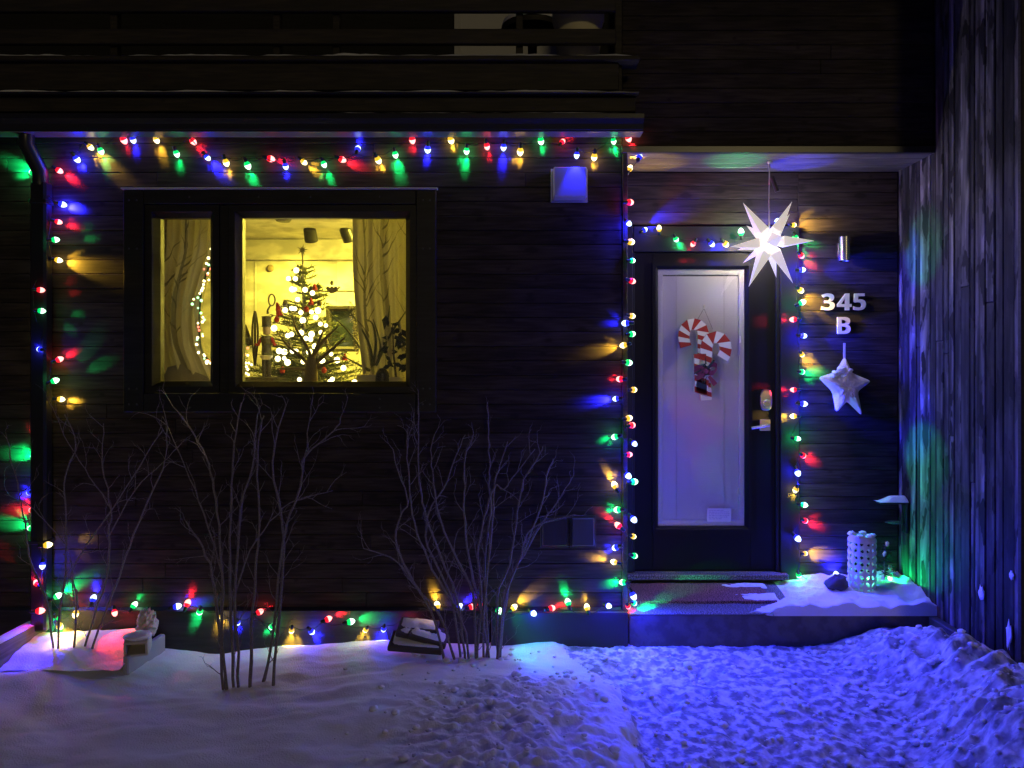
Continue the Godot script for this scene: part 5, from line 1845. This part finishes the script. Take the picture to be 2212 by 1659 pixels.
func build_decorations() -> void:
	# star lantern
	var sz := -0.16
	var c := P(1662, 523, sz)
	var st := thing("star_lantern", "glowing white paper star with long points hanging by the door", "star lantern", c)
	var tips := [[1605, 438, 0.03], [1711, 435, 0.02], [1577, 533, 0.05], [1759, 520, 0.03], [1617, 620, 0.05], [1713, 612, 0.06], [1612, 487, -0.11], [1637, 469, -0.12], [1706, 462, -0.10], [1704, 590, -0.11], [1677, 600, -0.13], [1593, 540, -0.12], [1661, 490, -0.16], [1625, 595, -0.13]]
	for i in tips.size():
		var t: Array = tips[i]
		var tip := P(t[0], t[1], sz + t[2])
		var mb := MB.new()
		spike(mb, c, tip - c, (tip - c).length(), 0.043 if i < 6 else 0.032, PI / 4)
		part("point", mb, M.star_paper, st)
	for q in [[0.0, 0.0, 0.20, 0.050], [0.10, 0.13, -0.18, 0.03], [-0.1, -0.1, -0.2, 0.03]]:
		var mb2 := MB.new()
		var d := Vector3(q[0], q[1], q[2])
		spike(mb2, c, d, d.length(), q[3], 0.3)
		part("point", mb2, M.star_paper, st)
	var bu := MB.new()
	bu.lathe([Vector2(0, -0.008), Vector2(0.006, -0.005), Vector2(0.008, 0), Vector2(0.006, 0.005), Vector2(0, 0.008)], 12, Transform3D(Basis.IDENTITY, c))
	var bo := part("bulb", bu, M.mini_warm, st)
	omni("bulb_light", bo, c, lin(1.0, 0.85, 0.60), 0.27, 0.010)
	var cd := MB.new()
	cd.tube([c + Vector3(0, 0.05, 0), P(1661, 440, sz), P(1662, 385, sz), Vector3(c.x, 2.857, sz)], [0.004, 0.0035, 0.0035, 0.0035], 6)
	part("cord", cd, M.white_cord, st)
	var bt := MB.new()
	bt.tube([P(1667, 382, sz), P(1679, 414, sz)], [0.0135, 0.0145], 14)
	part("battery_case", bt, M.interior_black, st)
	var hk := MB.new()
	hk.lathe([Vector2(0.0, -0.018), Vector2(0.012, -0.012), Vector2(0.014, -0.002), Vector2(0, 0.0)], 12, Transform3D(Basis.IDENTITY, Vector3(c.x, 2.857, sz)))
	part("ceiling_hook", hk, M.white_cord, st)
	# stuffed star
	var cz := -0.355
	var sc := P(1826, 835, cz)
	var cu := thing("stuffed_star", "plump white stuffed star hanging on a ribbon below the letter B", "star ornament", sc)
	var outline := [[1824, 770], [1840, 806], [1882, 823], [1851, 846], [1862, 899], [1829, 866], [1806, 891], [1798, 846], [1767, 815], [1806, 803]]
	var poly := []
	for i in 10:
		var p0: Array = outline[i]
		var p1: Array = outline[(i + 1) % 10]
		for k in 8:
			var t := k / 8.0
			poly.append(P(lerpf(p0[0], p1[0], t), lerpf(p0[1], p1[1], t), cz))
	for it in 2:
		var np := []
		for i in poly.size():
			np.append((poly[i] * 2.0 + poly[(i + 1) % poly.size()] + poly[(i + poly.size() - 1) % poly.size()]) / 4.0)
		poly = np
	for side in [1.0, -1.0]:
		var rows := []
		for i in 15:
			var t := sin(PI / 2 * i / 14.0)
			var row := []
			for k in poly.size() + 1:
				var e: Vector3 = poly[k % poly.size()]
				var q := sc.lerp(e, t)
				var far := (e - sc).length()
				var puff := sqrt(maxf(0.0, 1.0 - t * t)) * 0.045 + 0.020 * (1.0 - t) * t * 2.0
				puff *= 1.0 + 0.18 * noise_a.get_noise_2d(q.x * 40.0, q.y * 40.0)
				row.append(q + Vector3(0, 0, side * puff))
			rows.append(row)
		var mb := MB.new()
		mb.sheet(rows, Vector3(0, 0, side))
		part("star_front" if side > 0 else "star_back", mb, M.cushion, cu)
	var rb := MB.new()
	rb.lim(P(1821.5, 740, cz).x, P(1826.5, 740, cz).x, P(1824, 782, cz).y, P(1824, 741, cz).y, cz - 0.002, cz + 0.002, 0.0005)
	part("ribbon", rb, M.white_cord, cu)
	for q in [[1818, 798, 0.028, 0.022], [1806, 806, 0.026, 0.016], [1834, 801, 0.022, 0.016], [1824, 812, 0.026, 0.013], [1800, 812, 0.018, 0.012]]:
		var lm := MB.new()
		lm.lump(P(q[0], q[1], cz + 0.032), Vector3(q[2], q[3], 0.022), noise_a, 0.6, 10, 14)
		part("snow_lump", lm, M.snow, cu)
	# candy canes on the door
	var dz := -0.395
	var cc := thing("candy_cane_decoration", "two crossed red and white candy canes with a bow on the door", "door decoration", P(1520, 790, dz))
	var px := func(x: float, y: float) -> Vector2: return Vector2((1680 + x * 0.1809) * 0.8641, (740 + y * 0.1809) * 0.8641)
	var canes := [[[190, 700], [165, 600], [165, 520], [200, 430], [270, 390], [350, 400], [410, 450], [430, 520], [430, 700], [430, 900], [440, 1100], [460, 1280], [470, 1440]], [[690, 860], [730, 790], [735, 690], [700, 610], [610, 570], [530, 590], [480, 680], [470, 800], [450, 1000], [420, 1200], [400, 1380], [385, 800]]]
	for k in 2:
		var line := []
		for q in canes[k]:
			var p2: Vector2 = px.call(q[0], q[1])
			line.append(P(p2.x, p2.y, dz + 0.014 * k))
		line = smooth(line, 10)
		var total := 0.0
		for i in line.size() - 1:
			total += line[i].distance_to(line[i + 1])
		var white := MB.new()
		var red := MB.new()
		var edge := MB.new()
		var n := 24
		# even stations along the line
		var at := []
		var dirs := []
		for j in n + 1:
			var want := total * j / n
			var run := 0.0
			for i in line.size() - 1:
				var seg: float = line[i].distance_to(line[i + 1])
				if run + seg >= want or i == line.size() - 2:
					at.append(line[i].lerp(line[i + 1], clampf((want - run) / seg, 0, 1)))
					dirs.append((line[i + 1] - line[i]).normalized())
					break
				run += seg
		var hw := 0.036 if k == 0 else 0.038
		for j in n:
			var m := red if j % 2 == k else white
			var slant := 0.011
			var corner := []
			for e in [j, j + 1]:
				var s: Vector3 = Vector3(-dirs[e].y, dirs[e].x, 0)
				var sl: Vector3 = dirs[e] * (slant if e > 0 and e < n else 0.0)
				corner.append([at[e] + s * hw + sl, at[e] - s * hw - sl])
			var zf := Vector3(0, 0, 0.005)
			m.quad(corner[0][0] + zf, corner[1][0] + zf, corner[1][1] + zf, corner[0][1] + zf, Vector3(0, 0, 1))
			edge.quad(corner[0][0] - zf, corner[1][0] - zf, corner[1][1] - zf, corner[0][1] - zf, Vector3(0, 0, -1))
			for sd in 2:
				var away: Vector3 = (corner[0][sd] - at[j])
				edge.quad(corner[0][sd] - zf, corner[1][sd] - zf, corner[1][sd] + zf, corner[0][sd] + zf, away)
		edge.quad(at[0] + Vector3(-hw, 0, 0.005), at[0] + Vector3(hw, 0, 0.005), at[0] + Vector3(hw, 0, -0.005), at[0] + Vector3(-hw, 0, -0.005), -dirs[0])
		var am := ArrayMesh.new()
		white.put(am); red.put(am); edge.put(am)
		var o := part("candy_cane", am, null, cc)
		o.set_surface_override_material(0, M.white_paint)
		o.set_surface_override_material(1, M.red_paint)
		o.set_surface_override_material(2, M.cut_wood)
	# bow and sprig
	var bc: Vector2 = px.call(465, 1040)
	var b3 := P(bc.x, bc.y, dz + 0.026)
	var bow := MB.new()
	for lp in [[-0.075, 0.030, -0.035, -0.012], [0.070, 0.055, 0.03, 0.0]]:
		var pts := [b3, b3 + Vector3(lp[0] * 0.5, lp[1] * 0.8, 0.012), b3 + Vector3(lp[0], lp[1] * 0.5, 0.006), b3 + Vector3(lp[0] * 0.6, -0.01, 0.010), b3]
		var cv := smooth(pts, 6)
		for i in cv.size() - 1:
			var h := Vector3(0, 0.016, 0.004)
			bow.quad(cv[i] - h, cv[i + 1] - h, cv[i + 1] + h, cv[i] + h, Vector3(0, 0.2, 1))
	for tl in [[0.018, -0.03, 0.060, -0.085], [-0.01, -0.02, -0.06, -0.045]]:
		var a := b3 + Vector3(tl[0], tl[1], 0.008)
		var b := b3 + Vector3(tl[2], tl[3], 0.006)
		var s := (b - a).normalized().cross(Vector3(0, 0, 1)) * 0.016
		bow.quad(a - s * 0.6, b - s, b + s, a + s * 0.6, Vector3(0, 0, 1))
	bow.lump(b3 + Vector3(0, 0, 0.008), Vector3(0.017, 0.016, 0.012), noise_a, 0.3, 8, 10)
	var bmat := mat("bow_cloth", lin(0.22, 0.035, 0.07), 0.9)
	part("bow", bow, bmat, cc)
	var spg := MB.new()
	var g := RandomNumberGenerator.new(); g.seed = 3
	for k in 26:
		var an := g.randf() * TAU
		var d := Vector3(cos(an), sin(an), 0)
		var q := b3 + Vector3(g.randfn(-0.004, 0.012), g.randfn(0.0, 0.022), 0.002)
		spg.tube([q, q + d * g.randf_range(0.02, 0.05) + Vector3(0, 0, 0.006)], [0.004, 0.0015], 4)
	spg.tube([b3 + Vector3(0.01, 0.02, 0.012), b3 + Vector3(0.05, 0.07, 0.014)], [0.009, 0.006], 6)
	spg.tube([b3 + Vector3(-0.03, 0.01, 0.012), b3 + Vector3(-0.075, -0.015, 0.012)], [0.006, 0.005], 6)
	part("pine_sprig", spg, M.sprig, cc)
	var hp: Vector2 = px.call(440, 140)
	var hk2 := P(hp.x, hp.y, dz + 0.006)
	var hg := MB.new()
	hg.lathe([Vector2(0.0, 0.0), Vector2(0.009, 0.0), Vector2(0.009, 0.006), Vector2(0, 0.007)], 12, Transform3D(Basis(Vector3.RIGHT, PI / 2), hk2))
	hg.tube([hk2 + Vector3(0, 0, 0.006), hk2 + Vector3(0, -0.018, 0.008)], [0.005, 0.004], 8)
	part("hook", hg, M.nickel, cc)
	var sg := MB.new()
	for e in [[350, 330], [560, 460]]:
		var ep: Vector2 = px.call(e[0], e[1])
		sg.tube([hk2 + Vector3(0, -0.015, 0.004), P(ep.x, ep.y, dz + 0.006)], [0.0012, 0.0012], 5)
	part("string", sg, M.figurine, cc)
	# note taped to the glass
	var na := P(1527, 1098, -0.4165)
	var nb := P(1579, 1127, -0.4165)
	var nt := MB.new()
	nt.v = PackedVector3Array(); 
	var i0 := nt.vert(Vector3(na.x, nb.y, -0.4165), Vector3(0, 0, 1), Vector2(0, 1))
	nt.vert(Vector3(nb.x, nb.y, -0.4160), Vector3(0, 0, 1), Vector2(1, 1))
	nt.vert(Vector3(nb.x, na.y, -0.4150), Vector3(0, 0, 1), Vector2(1, 0))
	nt.vert(Vector3(na.x, na.y, -0.4155), Vector3(0, 0, 1), Vector2(0, 0))
	nt.face(i0, i0 + 1, i0 + 2); nt.face(i0, i0 + 2, i0 + 3)
	var pm: StandardMaterial3D = M.paper
	pm.albedo_texture = note_print()
	tag(part("paper_note", nt, pm), "small white paper note taped to the bottom of the door glass", "note")
	# pierced ceramic lantern
	build_ceramic()
	# stone beside it
	var rp := P(1808, 1262, -0.20)
	var rk := MB.new()
	var f := FastNoiseLite.new(); f.seed = 17; f.frequency = 0.9; f.fractal_octaves = 2
	rk.lump(Vector3(rp.x, deck_y(rp.x, -0.2) + 0.065, -0.20), Vector3(0.062, 0.060, 0.055), f, 0.55, 12, 16)
	var ro := part("porch_stone", rk, M.stone)
	tag(ro, "brown stone lying on the porch left of the pierced lantern", "stone")
	# small artificial tree behind the lantern
	var tb := P(1912, 1250, -0.33)
	tb.y = deck_y(tb.x, -0.33) + 0.03
	var tt := thing("small_fir", "small dark artificial fir twig standing right of the pierced lantern", "ornament", tb)
	var sm := MB.new()
	sm.tube([tb, tb + Vector3(-0.004, 0.13, 0), tb + Vector3(0.004, 0.245, 0)], [0.006, 0.005, 0.002], 6)
	part("stem", sm, M.bark, tt)
	var fl := MB.new()
	for k in 70:
		var t := g.randf_range(0.15, 1.0)
		var q2 := tb + Vector3(0, 0.245 * t, 0)
		var an2 := g.randf() * TAU
		var d2 := Vector3(cos(an2), g.randf_range(-0.1, 0.5), sin(an2)).normalized()
		var ln := 0.055 * (1.15 - t) + 0.01
		fl.tube([q2, q2 + d2 * ln], [0.0035, 0.0015], 4)
		for j in 4:
			var q3 := q2 + d2 * ln * g.randf_range(0.4, 1.0)
			var d3 := (d2 + Vector3(g.randfn(0, 0.7), g.randfn(0, 0.7), g.randfn(0, 0.7))).normalized()
			var s3 := d3.cross(Vector3(0.3, 0.8, 0.5)).normalized() * 0.003
			fl.tri(q3 - s3, q3 + s3, q3 + d3 * 0.018, Vector3(0, 0, 1))
	var flo := part("needles", fl, M.dark_leaf, tt)
	flo.set_meta("kind", "stuff")
	for q4 in [[0.35, 0.02], [0.7, -0.012], [0.95, 0.004]]:
		var bl := MB.new()
		bl.lump(tb + Vector3(q4[1], 0.245 * q4[0], 0.02), Vector3(0.012, 0.016, 0.01), noise_a, 0.5, 8, 10)
		part("snow_clump", bl, M.snow, tt)

func note_print() -> ImageTexture:
	var im := Image.create(256, 144, false, Image.FORMAT_RGB8)
	im.fill(Color(0.93, 0.92, 0.94))
	var g := RandomNumberGenerator.new(); g.seed = 8
	for row in 6:
		var x := 22.0
		var y := 24.0 + row * 18.0
		var stop: float = [150.0, 225.0, 232.0, 232.0, 205.0, 130.0][row]
		while x < stop:
			var wl := g.randf_range(10, 34)
			var ph := g.randf() * TAU
			for i in int(wl * 2):
				var xx := int(x + i * 0.5)
				var yy := int(y + 3.2 * sin(i * 0.9 + ph) - 0.02 * x)
				for dy in 2:
					if xx < 250:
						im.set_pixel(xx, yy + dy, Color(0.42, 0.40, 0.55))
			x += wl + 8
	return ImageTexture.create_from_image(im)

func build_ceramic() -> void:
	var base := P(1862, 1278, -0.235)
	base.y = deck_y(base.x, -0.235) + 0.008
	var o := thing("pierced_lantern", "tall white pierced ceramic lantern standing on the porch snow", "lantern", base)
	var H := 0.345
	var R := 0.082
	var nu := 182
	var nv := 140
	var cells := 7.0
	var ch := 0.0815
	var mb := MB.new()
	var radius := func(y: float) -> float:
		var r := R
		if y > H - 0.03: r = R - 0.022 * pow((y - H + 0.03) / 0.03, 2.0)
		if y < 0.012: r = R - 0.006 * pow((0.012 - y) / 0.012, 2.0)
		return r
	var hole := func(u: float, y: float) -> bool:
		if y < 0.022 or y > H - 0.036:
			return false
		var fu := u * cells
		var fv := y / ch
		fu = fu - floorf(fu) - 0.5
		fv = fv - floorf(fv) - 0.5
		for q in [[fu + fv, fu - fv], [fu - fv, fu + fv]]:
			var along: float = absf(absf(q[0]) - 0.50) / 0.37
			if along < 1.0 and absf(q[1]) < 0.18 * (1.0 - along * along):
				return true
		return false
	for shell in 2:
		var idx := PackedInt32Array()
		for i in nv + 1:
			var y := H * i / nv
			for k in nu:
				var a := TAU * k / nu
				var r: float = radius.call(y) - (0.007 if shell == 1 else 0.0)
				var d := Vector3(cos(a), 0, sin(a))
				mb.vert(base + d * r + Vector3(0, y, 0), d * (1.0 if shell == 0 else -1.0))
		var b0 := shell * (nv + 1) * nu
		for i in nv:
			for k in nu:
				if hole.call((k + 0.5) / nu, H * (i + 0.5) / nv):
					continue
				var p := b0 + i * nu + k
				var q := b0 + i * nu + (k + 1) % nu
				mb.face(p, q, q + nu)
				mb.face(p, q + nu, p + nu)
	# rim and foot
	mb.lathe([Vector2(R - 0.029, H), Vector2(R - 0.022, H)], nu, Transform3D(Basis.IDENTITY, base))
	mb.lathe([Vector2(R - 0.006, 0), Vector2(0, 0.001)], 40, Transform3D(Basis.IDENTITY, base))
	part("ceramic_body", mb, M.ceramic, o)
	for k in 5:
		var sn := MB.new()
		var a: float = [0.4, 1.2, 2.2, 3.6, 5.2][k]
		sn.lump(base + Vector3(cos(a) * 0.058, H + 0.004, sin(a) * 0.058), Vector3(0.022, 0.010 + 0.006 * (k % 2), 0.016), noise_a, 0.5, 8, 12)
		part("snow_lump", sn, M.snow, o)

# ---------------------------------------------------------------- strings of coloured bulbs
const TINT := {"R": Vector3(1.0, 0.015, 0.03), "G": Vector3(0.0, 0.85, 0.18), "B": Vector3(0.010, 0.010, 1.0), "Y": Vector3(1.0, 0.58, 0.04)}
const POWER := {"R": 0.085, "G": 0.105, "B": 0.15, "Y": 0.085}
var bulb_mesh := {}

func make_bulb_meshes() -> void:
	for k in TINT:
		var shell := MB.new()
		var core := MB.new()
		# base at y = 0.012, point at y = -0.03; ten facets like a strawberry
		shell.lathe([Vector2(0.0075, 0.008), Vector2(0.0125, 0.001), Vector2(0.0142, -0.006)], 10)
		core.lathe([Vector2(0.0142, -0.006), Vector2(0.0125, -0.016), Vector2(0.0080, -0.024), Vector2(0.0, -0.029)], 10)
		var am := ArrayMesh.new()
		shell.put(am); core.put(am)
		am.surface_set_material(0, M["bulb_shell_" + k])
		am.surface_set_material(1, M["bulb_core_" + k])
		bulb_mesh[k] = am
	var so := MB.new()
	so.lathe([Vector2(0.0, 0.030), Vector2(0.006, 0.029), Vector2(0.008, 0.022), Vector2(0.0085, 0.008), Vector2(0.0, 0.0075)], 10)
	bulb_mesh["socket"] = so.mesh()

# each bulb: colour, place in the picture, way it points (degrees, 0 right, 90 up), strength; then depth if it differs
func light_string(called: String, label: String, z: float, bulbs: Array, seed_: int) -> void:
	var first := P(bulbs[0][1], bulbs[0][2], z)
	var t := thing(called, label, "string lights", first)
	var g := RandomNumberGenerator.new(); g.seed = seed_
	var ends := []
	for b in bulbs:
		var zz: float = b[5] if b.size() > 5 else z
		if called == "downspout_lights" and b.size() < 6:
			zz = (0.034 if b[1] > 118 else 0.052) if b[1] > 118 or b[1] < 81 else 0.108
		var at := P(b[1], b[2], zz)
		var an := deg_to_rad(b[3] + g.randf_range(-9, 9))
		var d := Vector3(cos(an), sin(an), g.randf_range(-0.85, -0.45)).normalized()
		if b.size() > 6:
			d = Vector3(cos(an) * cos(b[6]), sin(an) * cos(b[6]), sin(b[6])).normalized()
		var o := MeshInstance3D.new()
		o.name = "bulb"
		o.mesh = bulb_mesh[b[0]]
		t.add_child(o, true)
		var yb := -d
		var xb := yb.cross(Vector3(0.1, 0.2, 1.0)).normalized()
		o.transform = Transform3D(Basis(xb, yb, xb.cross(yb)).scaled(Vector3.ONE * g.randf_range(1.08, 1.36)), at - first)
		var s := MeshInstance3D.new()
		s.name = "socket"
		s.mesh = bulb_mesh["socket"]
		s.material_override = M.cord
		o.add_child(s, true)
		var tint: Vector3 = TINT[b[0]]
		var e: float = POWER[b[0]] * b[4] * g.randf_range(0.8, 1.25)
		var sp := SpotLight3D.new()
		sp.name = "beam"
		sp.light_color = lin(tint.x, tint.y, tint.z)
		sp.light_energy = e * 2.2
		sp.light_size = 0.008
		sp.spot_range = 8.0
		sp.spot_angle = g.randf_range(24, 38) if b.size() < 7 else (58.0 if b.size() < 8 else float(b[7]))
		sp.spot_angle_attenuation = 0.55
		sp.spot_attenuation = 2.0
		sp.shadow_enabled = true
		o.add_child(sp, true)
		sp.transform = Transform3D(Basis(Vector3.RIGHT, -PI / 2), Vector3(0, -0.012, 0))
		if b.size() < 6:
			sp.spot_angle = g.randf_range(16, 29) if zz < 0.1 else g.randf_range(8, 12)
			sp.light_energy = e * (8.5 if b[0] == "B" else 6.0)
			var sq: SpotLight3D = sp.duplicate()
			sq.name = "beam"
			if zz > 0.1 or (called == "corner_lights" and absf(b[3]) < 36.0):
				sp.light_energy *= 0.4
			sq.light_energy = 0.45 * sp.light_energy if zz > 0.1 or (called == "corner_lights" and absf(b[3]) < 36.0) else e * g.randf_range(2.5, 5.5)
			sq.spot_angle = g.randf_range(9, 15)
			o.add_child(sq, true)
			var off := g.randf_range(0.45, 0.75) * (1.0 if g.randf() < 0.5 else -1.0)
			sq.basis = Basis(o.basis.orthonormalized().inverse() * Vector3(0, 0, 1), off) * sp.basis
		var om := OmniLight3D.new()
		om.name = "glow"
		om.light_color = lin(tint.x, tint.y, tint.z)
		om.light_energy = e * ((0.14 if b.size() < 7 else 0.20) if b[0] == "B" else 0.085)
		om.light_size = 0.01
		om.omni_range = 8.0
		om.omni_attenuation = 2.0
		om.shadow_enabled = true
		o.add_child(om, true)
		om.position = Vector3(0, -0.012, 0)
		ends.append(at - d * 0.028)
	var cd := MB.new()
	for i in ends.size() - 1:
		var a: Vector3 = ends[i]
		var b: Vector3 = ends[i + 1]
		if a.distance_to(b) > 0.6:
			continue
		var mid := (a + b) / 2 + Vector3(0, -0.018 if absf(a.x - b.x) > absf(a.y - b.y) else 0.0, -0.004)
		cd.tube(smooth([a, mid, b], 4), smooth_r([0.0022, 0.0022, 0.0022], 4), 5)
	part("cord", cd, M.cord, t)

func build_strings() -> void:
	make_bulb_meshes()
	light_string("eave_lights", "string of coloured bulbs hanging under the gutter above the window", 0.032, [
		["B", 163, 340, -60, 2.4], ["Y", 192, 315, -50, 0.8], ["G", 216, 322, -85, 0.8], ["R", 265, 298, -80, 0.7], ["B", 286, 298, -90, 0.7],
		["Y", 336, 298, -80, 0.8], ["G", 380, 328, -90, 0.9], ["R", 414, 302, -60, 0.9], ["B", 445, 337, -50, 0.9], ["Y", 487, 347, -80, 0.9],
		["G", 533, 353, -70, 0.9], ["R", 580, 342, -10, 0.7], ["B", 616, 355, -90, 0.9], ["Y", 653, 347, -40, 0.8], ["G", 698, 351, -70, 0.9],
		["R", 735, 343, -20, 0.7], ["B", 772, 324, 80, 0.9], ["Y", 815, 342, -70, 0.9], ["G", 853, 330, -70, 0.9], ["R", 890, 298, -80, 0.7],
		["B", 924, 318, -90, 1.0], ["Y", 973, 298, -70, 0.9], ["G", 1008, 322, -90, 1.1], ["R", 1051, 312, -80, 0.9], ["B", 1088, 314, -92, 1.0],
		["Y", 1124, 323, -88, 1.1], ["G", 1168, 300, -80, 0.9], ["R", 1213, 308, 60, 0.9], ["B", 1246, 331, -88, 0.8, 0.15, -0.35, 30], ["Y", 1284, 335, -88, 1.1],
		["G", 1325, 301, -80, 1.0], ["R", 1356, 295, -60, 0.9]], 1)
	light_string("downspout_lights", "string of coloured bulbs wound round the black downspout at the left", 0.075, [
		["R", 124, 366, -40, 0.80], ["G", 72, 374, 150, 1.70], ["Y", 78, 404, 200, 1.70], ["B", 130, 440, -20, 2.4], ["R", 122, 478, -20, 0.80], ["G", 115, 518, 10, 0.45], ["Y", 122, 561, -20, 0.90],
		["B", 80, 582, 140, 1.53], ["R", 83, 626, 0, 0.4], ["G", 85, 671, 0, 0.4], ["Y", 78, 715, 190, 1.36], ["B", 88, 755, 180, 1.02], ["R", 124, 778, 35, 0.90],
		["G", 114, 824, 20, 0.45], ["Y", 127, 862, -15, 1.00], ["B", 80, 900, 150, 1.70], ["R", 78, 937, 165, 1.53], ["G", 74, 986, 180, 1.53], ["Y", 80, 1026, 90, 1.02],
		["B", 66, 1063, 200, 1.70], ["R", 72, 1102, 180, 1.53], ["G", 68, 1142, 180, 1.53], ["Y", 98, 1178, 0, 0.4], ["B", 92, 1218, -82, 1.8, 0.11, 0.2, 26], ["R", 82, 1262, 140, 1.53],
		["G", 120, 1290, 40, 1.00], ["R", 81, 1320, 0, 1.19]], 2)
	light_string("base_lights", "string of coloured bulbs along the foot of the wall behind the shrubs", 0.032, [
		["G", 121, 1336, -90, 0.9], ["Y", 126, 1350, -70, 1.0], ["Y", 164, 1322, -90, 0.9, 0.045, 0.3, 40], ["B", 200, 1297, 90, 0.9], ["R", 247, 1320, -75, 0.8, 0.045, 0.35, 42], ["G", 287, 1311, 60, 0.6], ["Y", 320, 1325, -90, 1.3, 0.055, 0.3, 45],
		["B", 378, 1311, 0, 0.5], ["R", 403, 1308, 80, 0.6], ["G", 432, 1319, -120, 0.7], ["Y", 476, 1328, -100, 0.7], ["B", 513, 1343, -100, 0.6], ["R", 557, 1324, 20, 0.6],
		["G", 589, 1352, -130, 0.8], ["Y", 630, 1360, -95, 0.8], ["B", 671, 1362, -70, 0.9], ["R", 705, 1339, 20, 0.6], ["G", 753, 1344, 0, 0.6], ["Y", 791, 1359, -120, 0.8],
		["B", 829, 1357, -110, 0.9], ["R", 876, 1344, -40, 0.7], ["Y", 945, 1312, 100, 1.0], ["B", 990, 1312, 30, 0.9], ["R", 1015, 1312, 0, 0.5], ["G", 1075, 1318, -10, 0.4, 0.09, 0.2],
		["Y", 1107, 1315, 40, 0.8], ["B", 1150, 1323, -20, 0.9, 0.06, 0.9], ["R", 1188, 1315, 0, 0.7], ["G", 1228, 1305, 100, 1.0], ["Y", 1269, 1316, 100, 0.7], ["B", 1312, 1308, 0, 2.1, 0.085, 0.9]], 3)
	light_string("corner_lights", "string of coloured bulbs down the wall corner left of the door", 0.034, [
		["B", 1380, 341, 60, 1.2, -0.03], ["Y", 1359, 367, 62, 1.6, -0.06, -0.2, 30], ["R", 1357, 437, 0, 1.0, 0.05], ["B", 1356, 480, -60, 4.5, 0.07, 0.45], ["Y", 1359, 522, 0, 0.14], ["G", 1363, 563, 0, 0.16], ["R", 1362, 606, -20, 0.14],
		["Y", 1362, 682, 0, 0.09], ["B", 1356, 698, 180, 0.6], ["G", 1362, 722, 0, 0.16], ["Y", 1351, 745, 200, 0.8], ["G", 1354, 783, 0, 0.16], ["R", 1343, 819, 180, 1.0],
		["Y", 1366, 842, 0, 0.14], ["B", 1334, 861, 190, 1.3], ["Y", 1355, 904, 0, 0.13], ["R", 1362, 919, 0, 0.13], ["G", 1332, 943, 190, 1.0], ["B", 1368, 956, -50, 2.2, 0.06, 0.7], ["R", 1356, 982, 0, 0.13],
		["B", 1354, 1025, -50, 2.2, 0.06, 0.7], ["G", 1366, 1041, 0, 0.18], ["Y", 1330, 1052, 110, 1.0], ["G", 1338, 1101, 200, 1.0], ["B", 1366, 1119, -40, 2.2, 0.07, 0.7], ["R", 1339, 1138, 150, 0.8],
		["Y", 1366, 1158, -30, 0.14], ["B", 1333, 1182, 215, 1.4], ["G", 1368, 1200, -20, 0.16], ["Y", 1330, 1215, 180, 1.0], ["G", 1349, 1258, 200, 1.1], ["B", 1366, 1283, -60, 1.5, 0.05, 0.2], ["G", 1368, 1302, -40, 1.0], ["R", 1356, 1308, -60, 0.9]], 4)
	light_string("door_lights", "string of coloured bulbs over the door head and down its right casing", -0.350, [
		["B", 1390, 498, 30, 0.9], ["Y", 1424, 497, 88, 1.5, -0.34, 0.3, 30], ["G", 1459, 514, -60, 1.1], ["R", 1499, 524, -110, 1.0], ["B", 1535, 524, -40, 2.4, -0.355, -0.35], ["Y", 1565, 525, -40, 0.8], ["G", 1601, 505, 106, 1.8, -0.32, 0.35, 26], ["B", 1677, 482, 70, 2.4, -0.33, 0.3, 30], ["Y", 1712, 486, 0, 0.9], ["G", 1717, 511, -60, 0.9],
		["R", 1729, 550, -40, 1.0], ["B", 1729, 583, -6, 3.4, -0.33, -0.06, 24], ["Y", 1727, 625, -40, 1.0], ["G", 1729, 655, 24, 2.6, -0.30, 0.22, 18], ["R", 1718, 690, 180, 1.0], ["B", 1732, 725, 3, 3.4, -0.33, -0.06, 24], ["Y", 1731, 764, -40, 1.0], ["G", 1730, 803, -10, 1.0], ["R", 1718, 842, 180, 0.8],
		["B", 1732, 872, -6, 3.6, -0.33, 0.05, 28], ["Y", 1718, 899, 180, 0.8], ["G", 1719, 947, -12, 2.4, -0.33, 0.28, 20], ["R", 1733, 983, -30, 0.9], ["B", 1722, 1018, -90, 1.6, -0.34, 0.7], ["Y", 1720, 1055, -90, 0.8], ["G", 1733, 1090, -5, 1.2, -0.32, 0.30, 24], ["R", 1737, 1124, -20, 1.0],
		["B", 1720, 1160, -60, 1.7, -0.33, 0.8], ["Y", 1737, 1196, -15, 1.0], ["G", 1725, 1240, -60, 1.2], ["R", 1763, 1252, 0, 0.9], ["B", 1808, 1247, 90, 1.6, -0.375, -0.3], ["Y", 1836, 1251, -20, 1.2, -0.36], ["G", 1868, 1254, 0, 0.8, -0.24], ["R", 1899, 1252, -10, 1.0, -0.36], ["G", 1916, 1252, 30, 1.1, -0.31, 0.35]], 5)
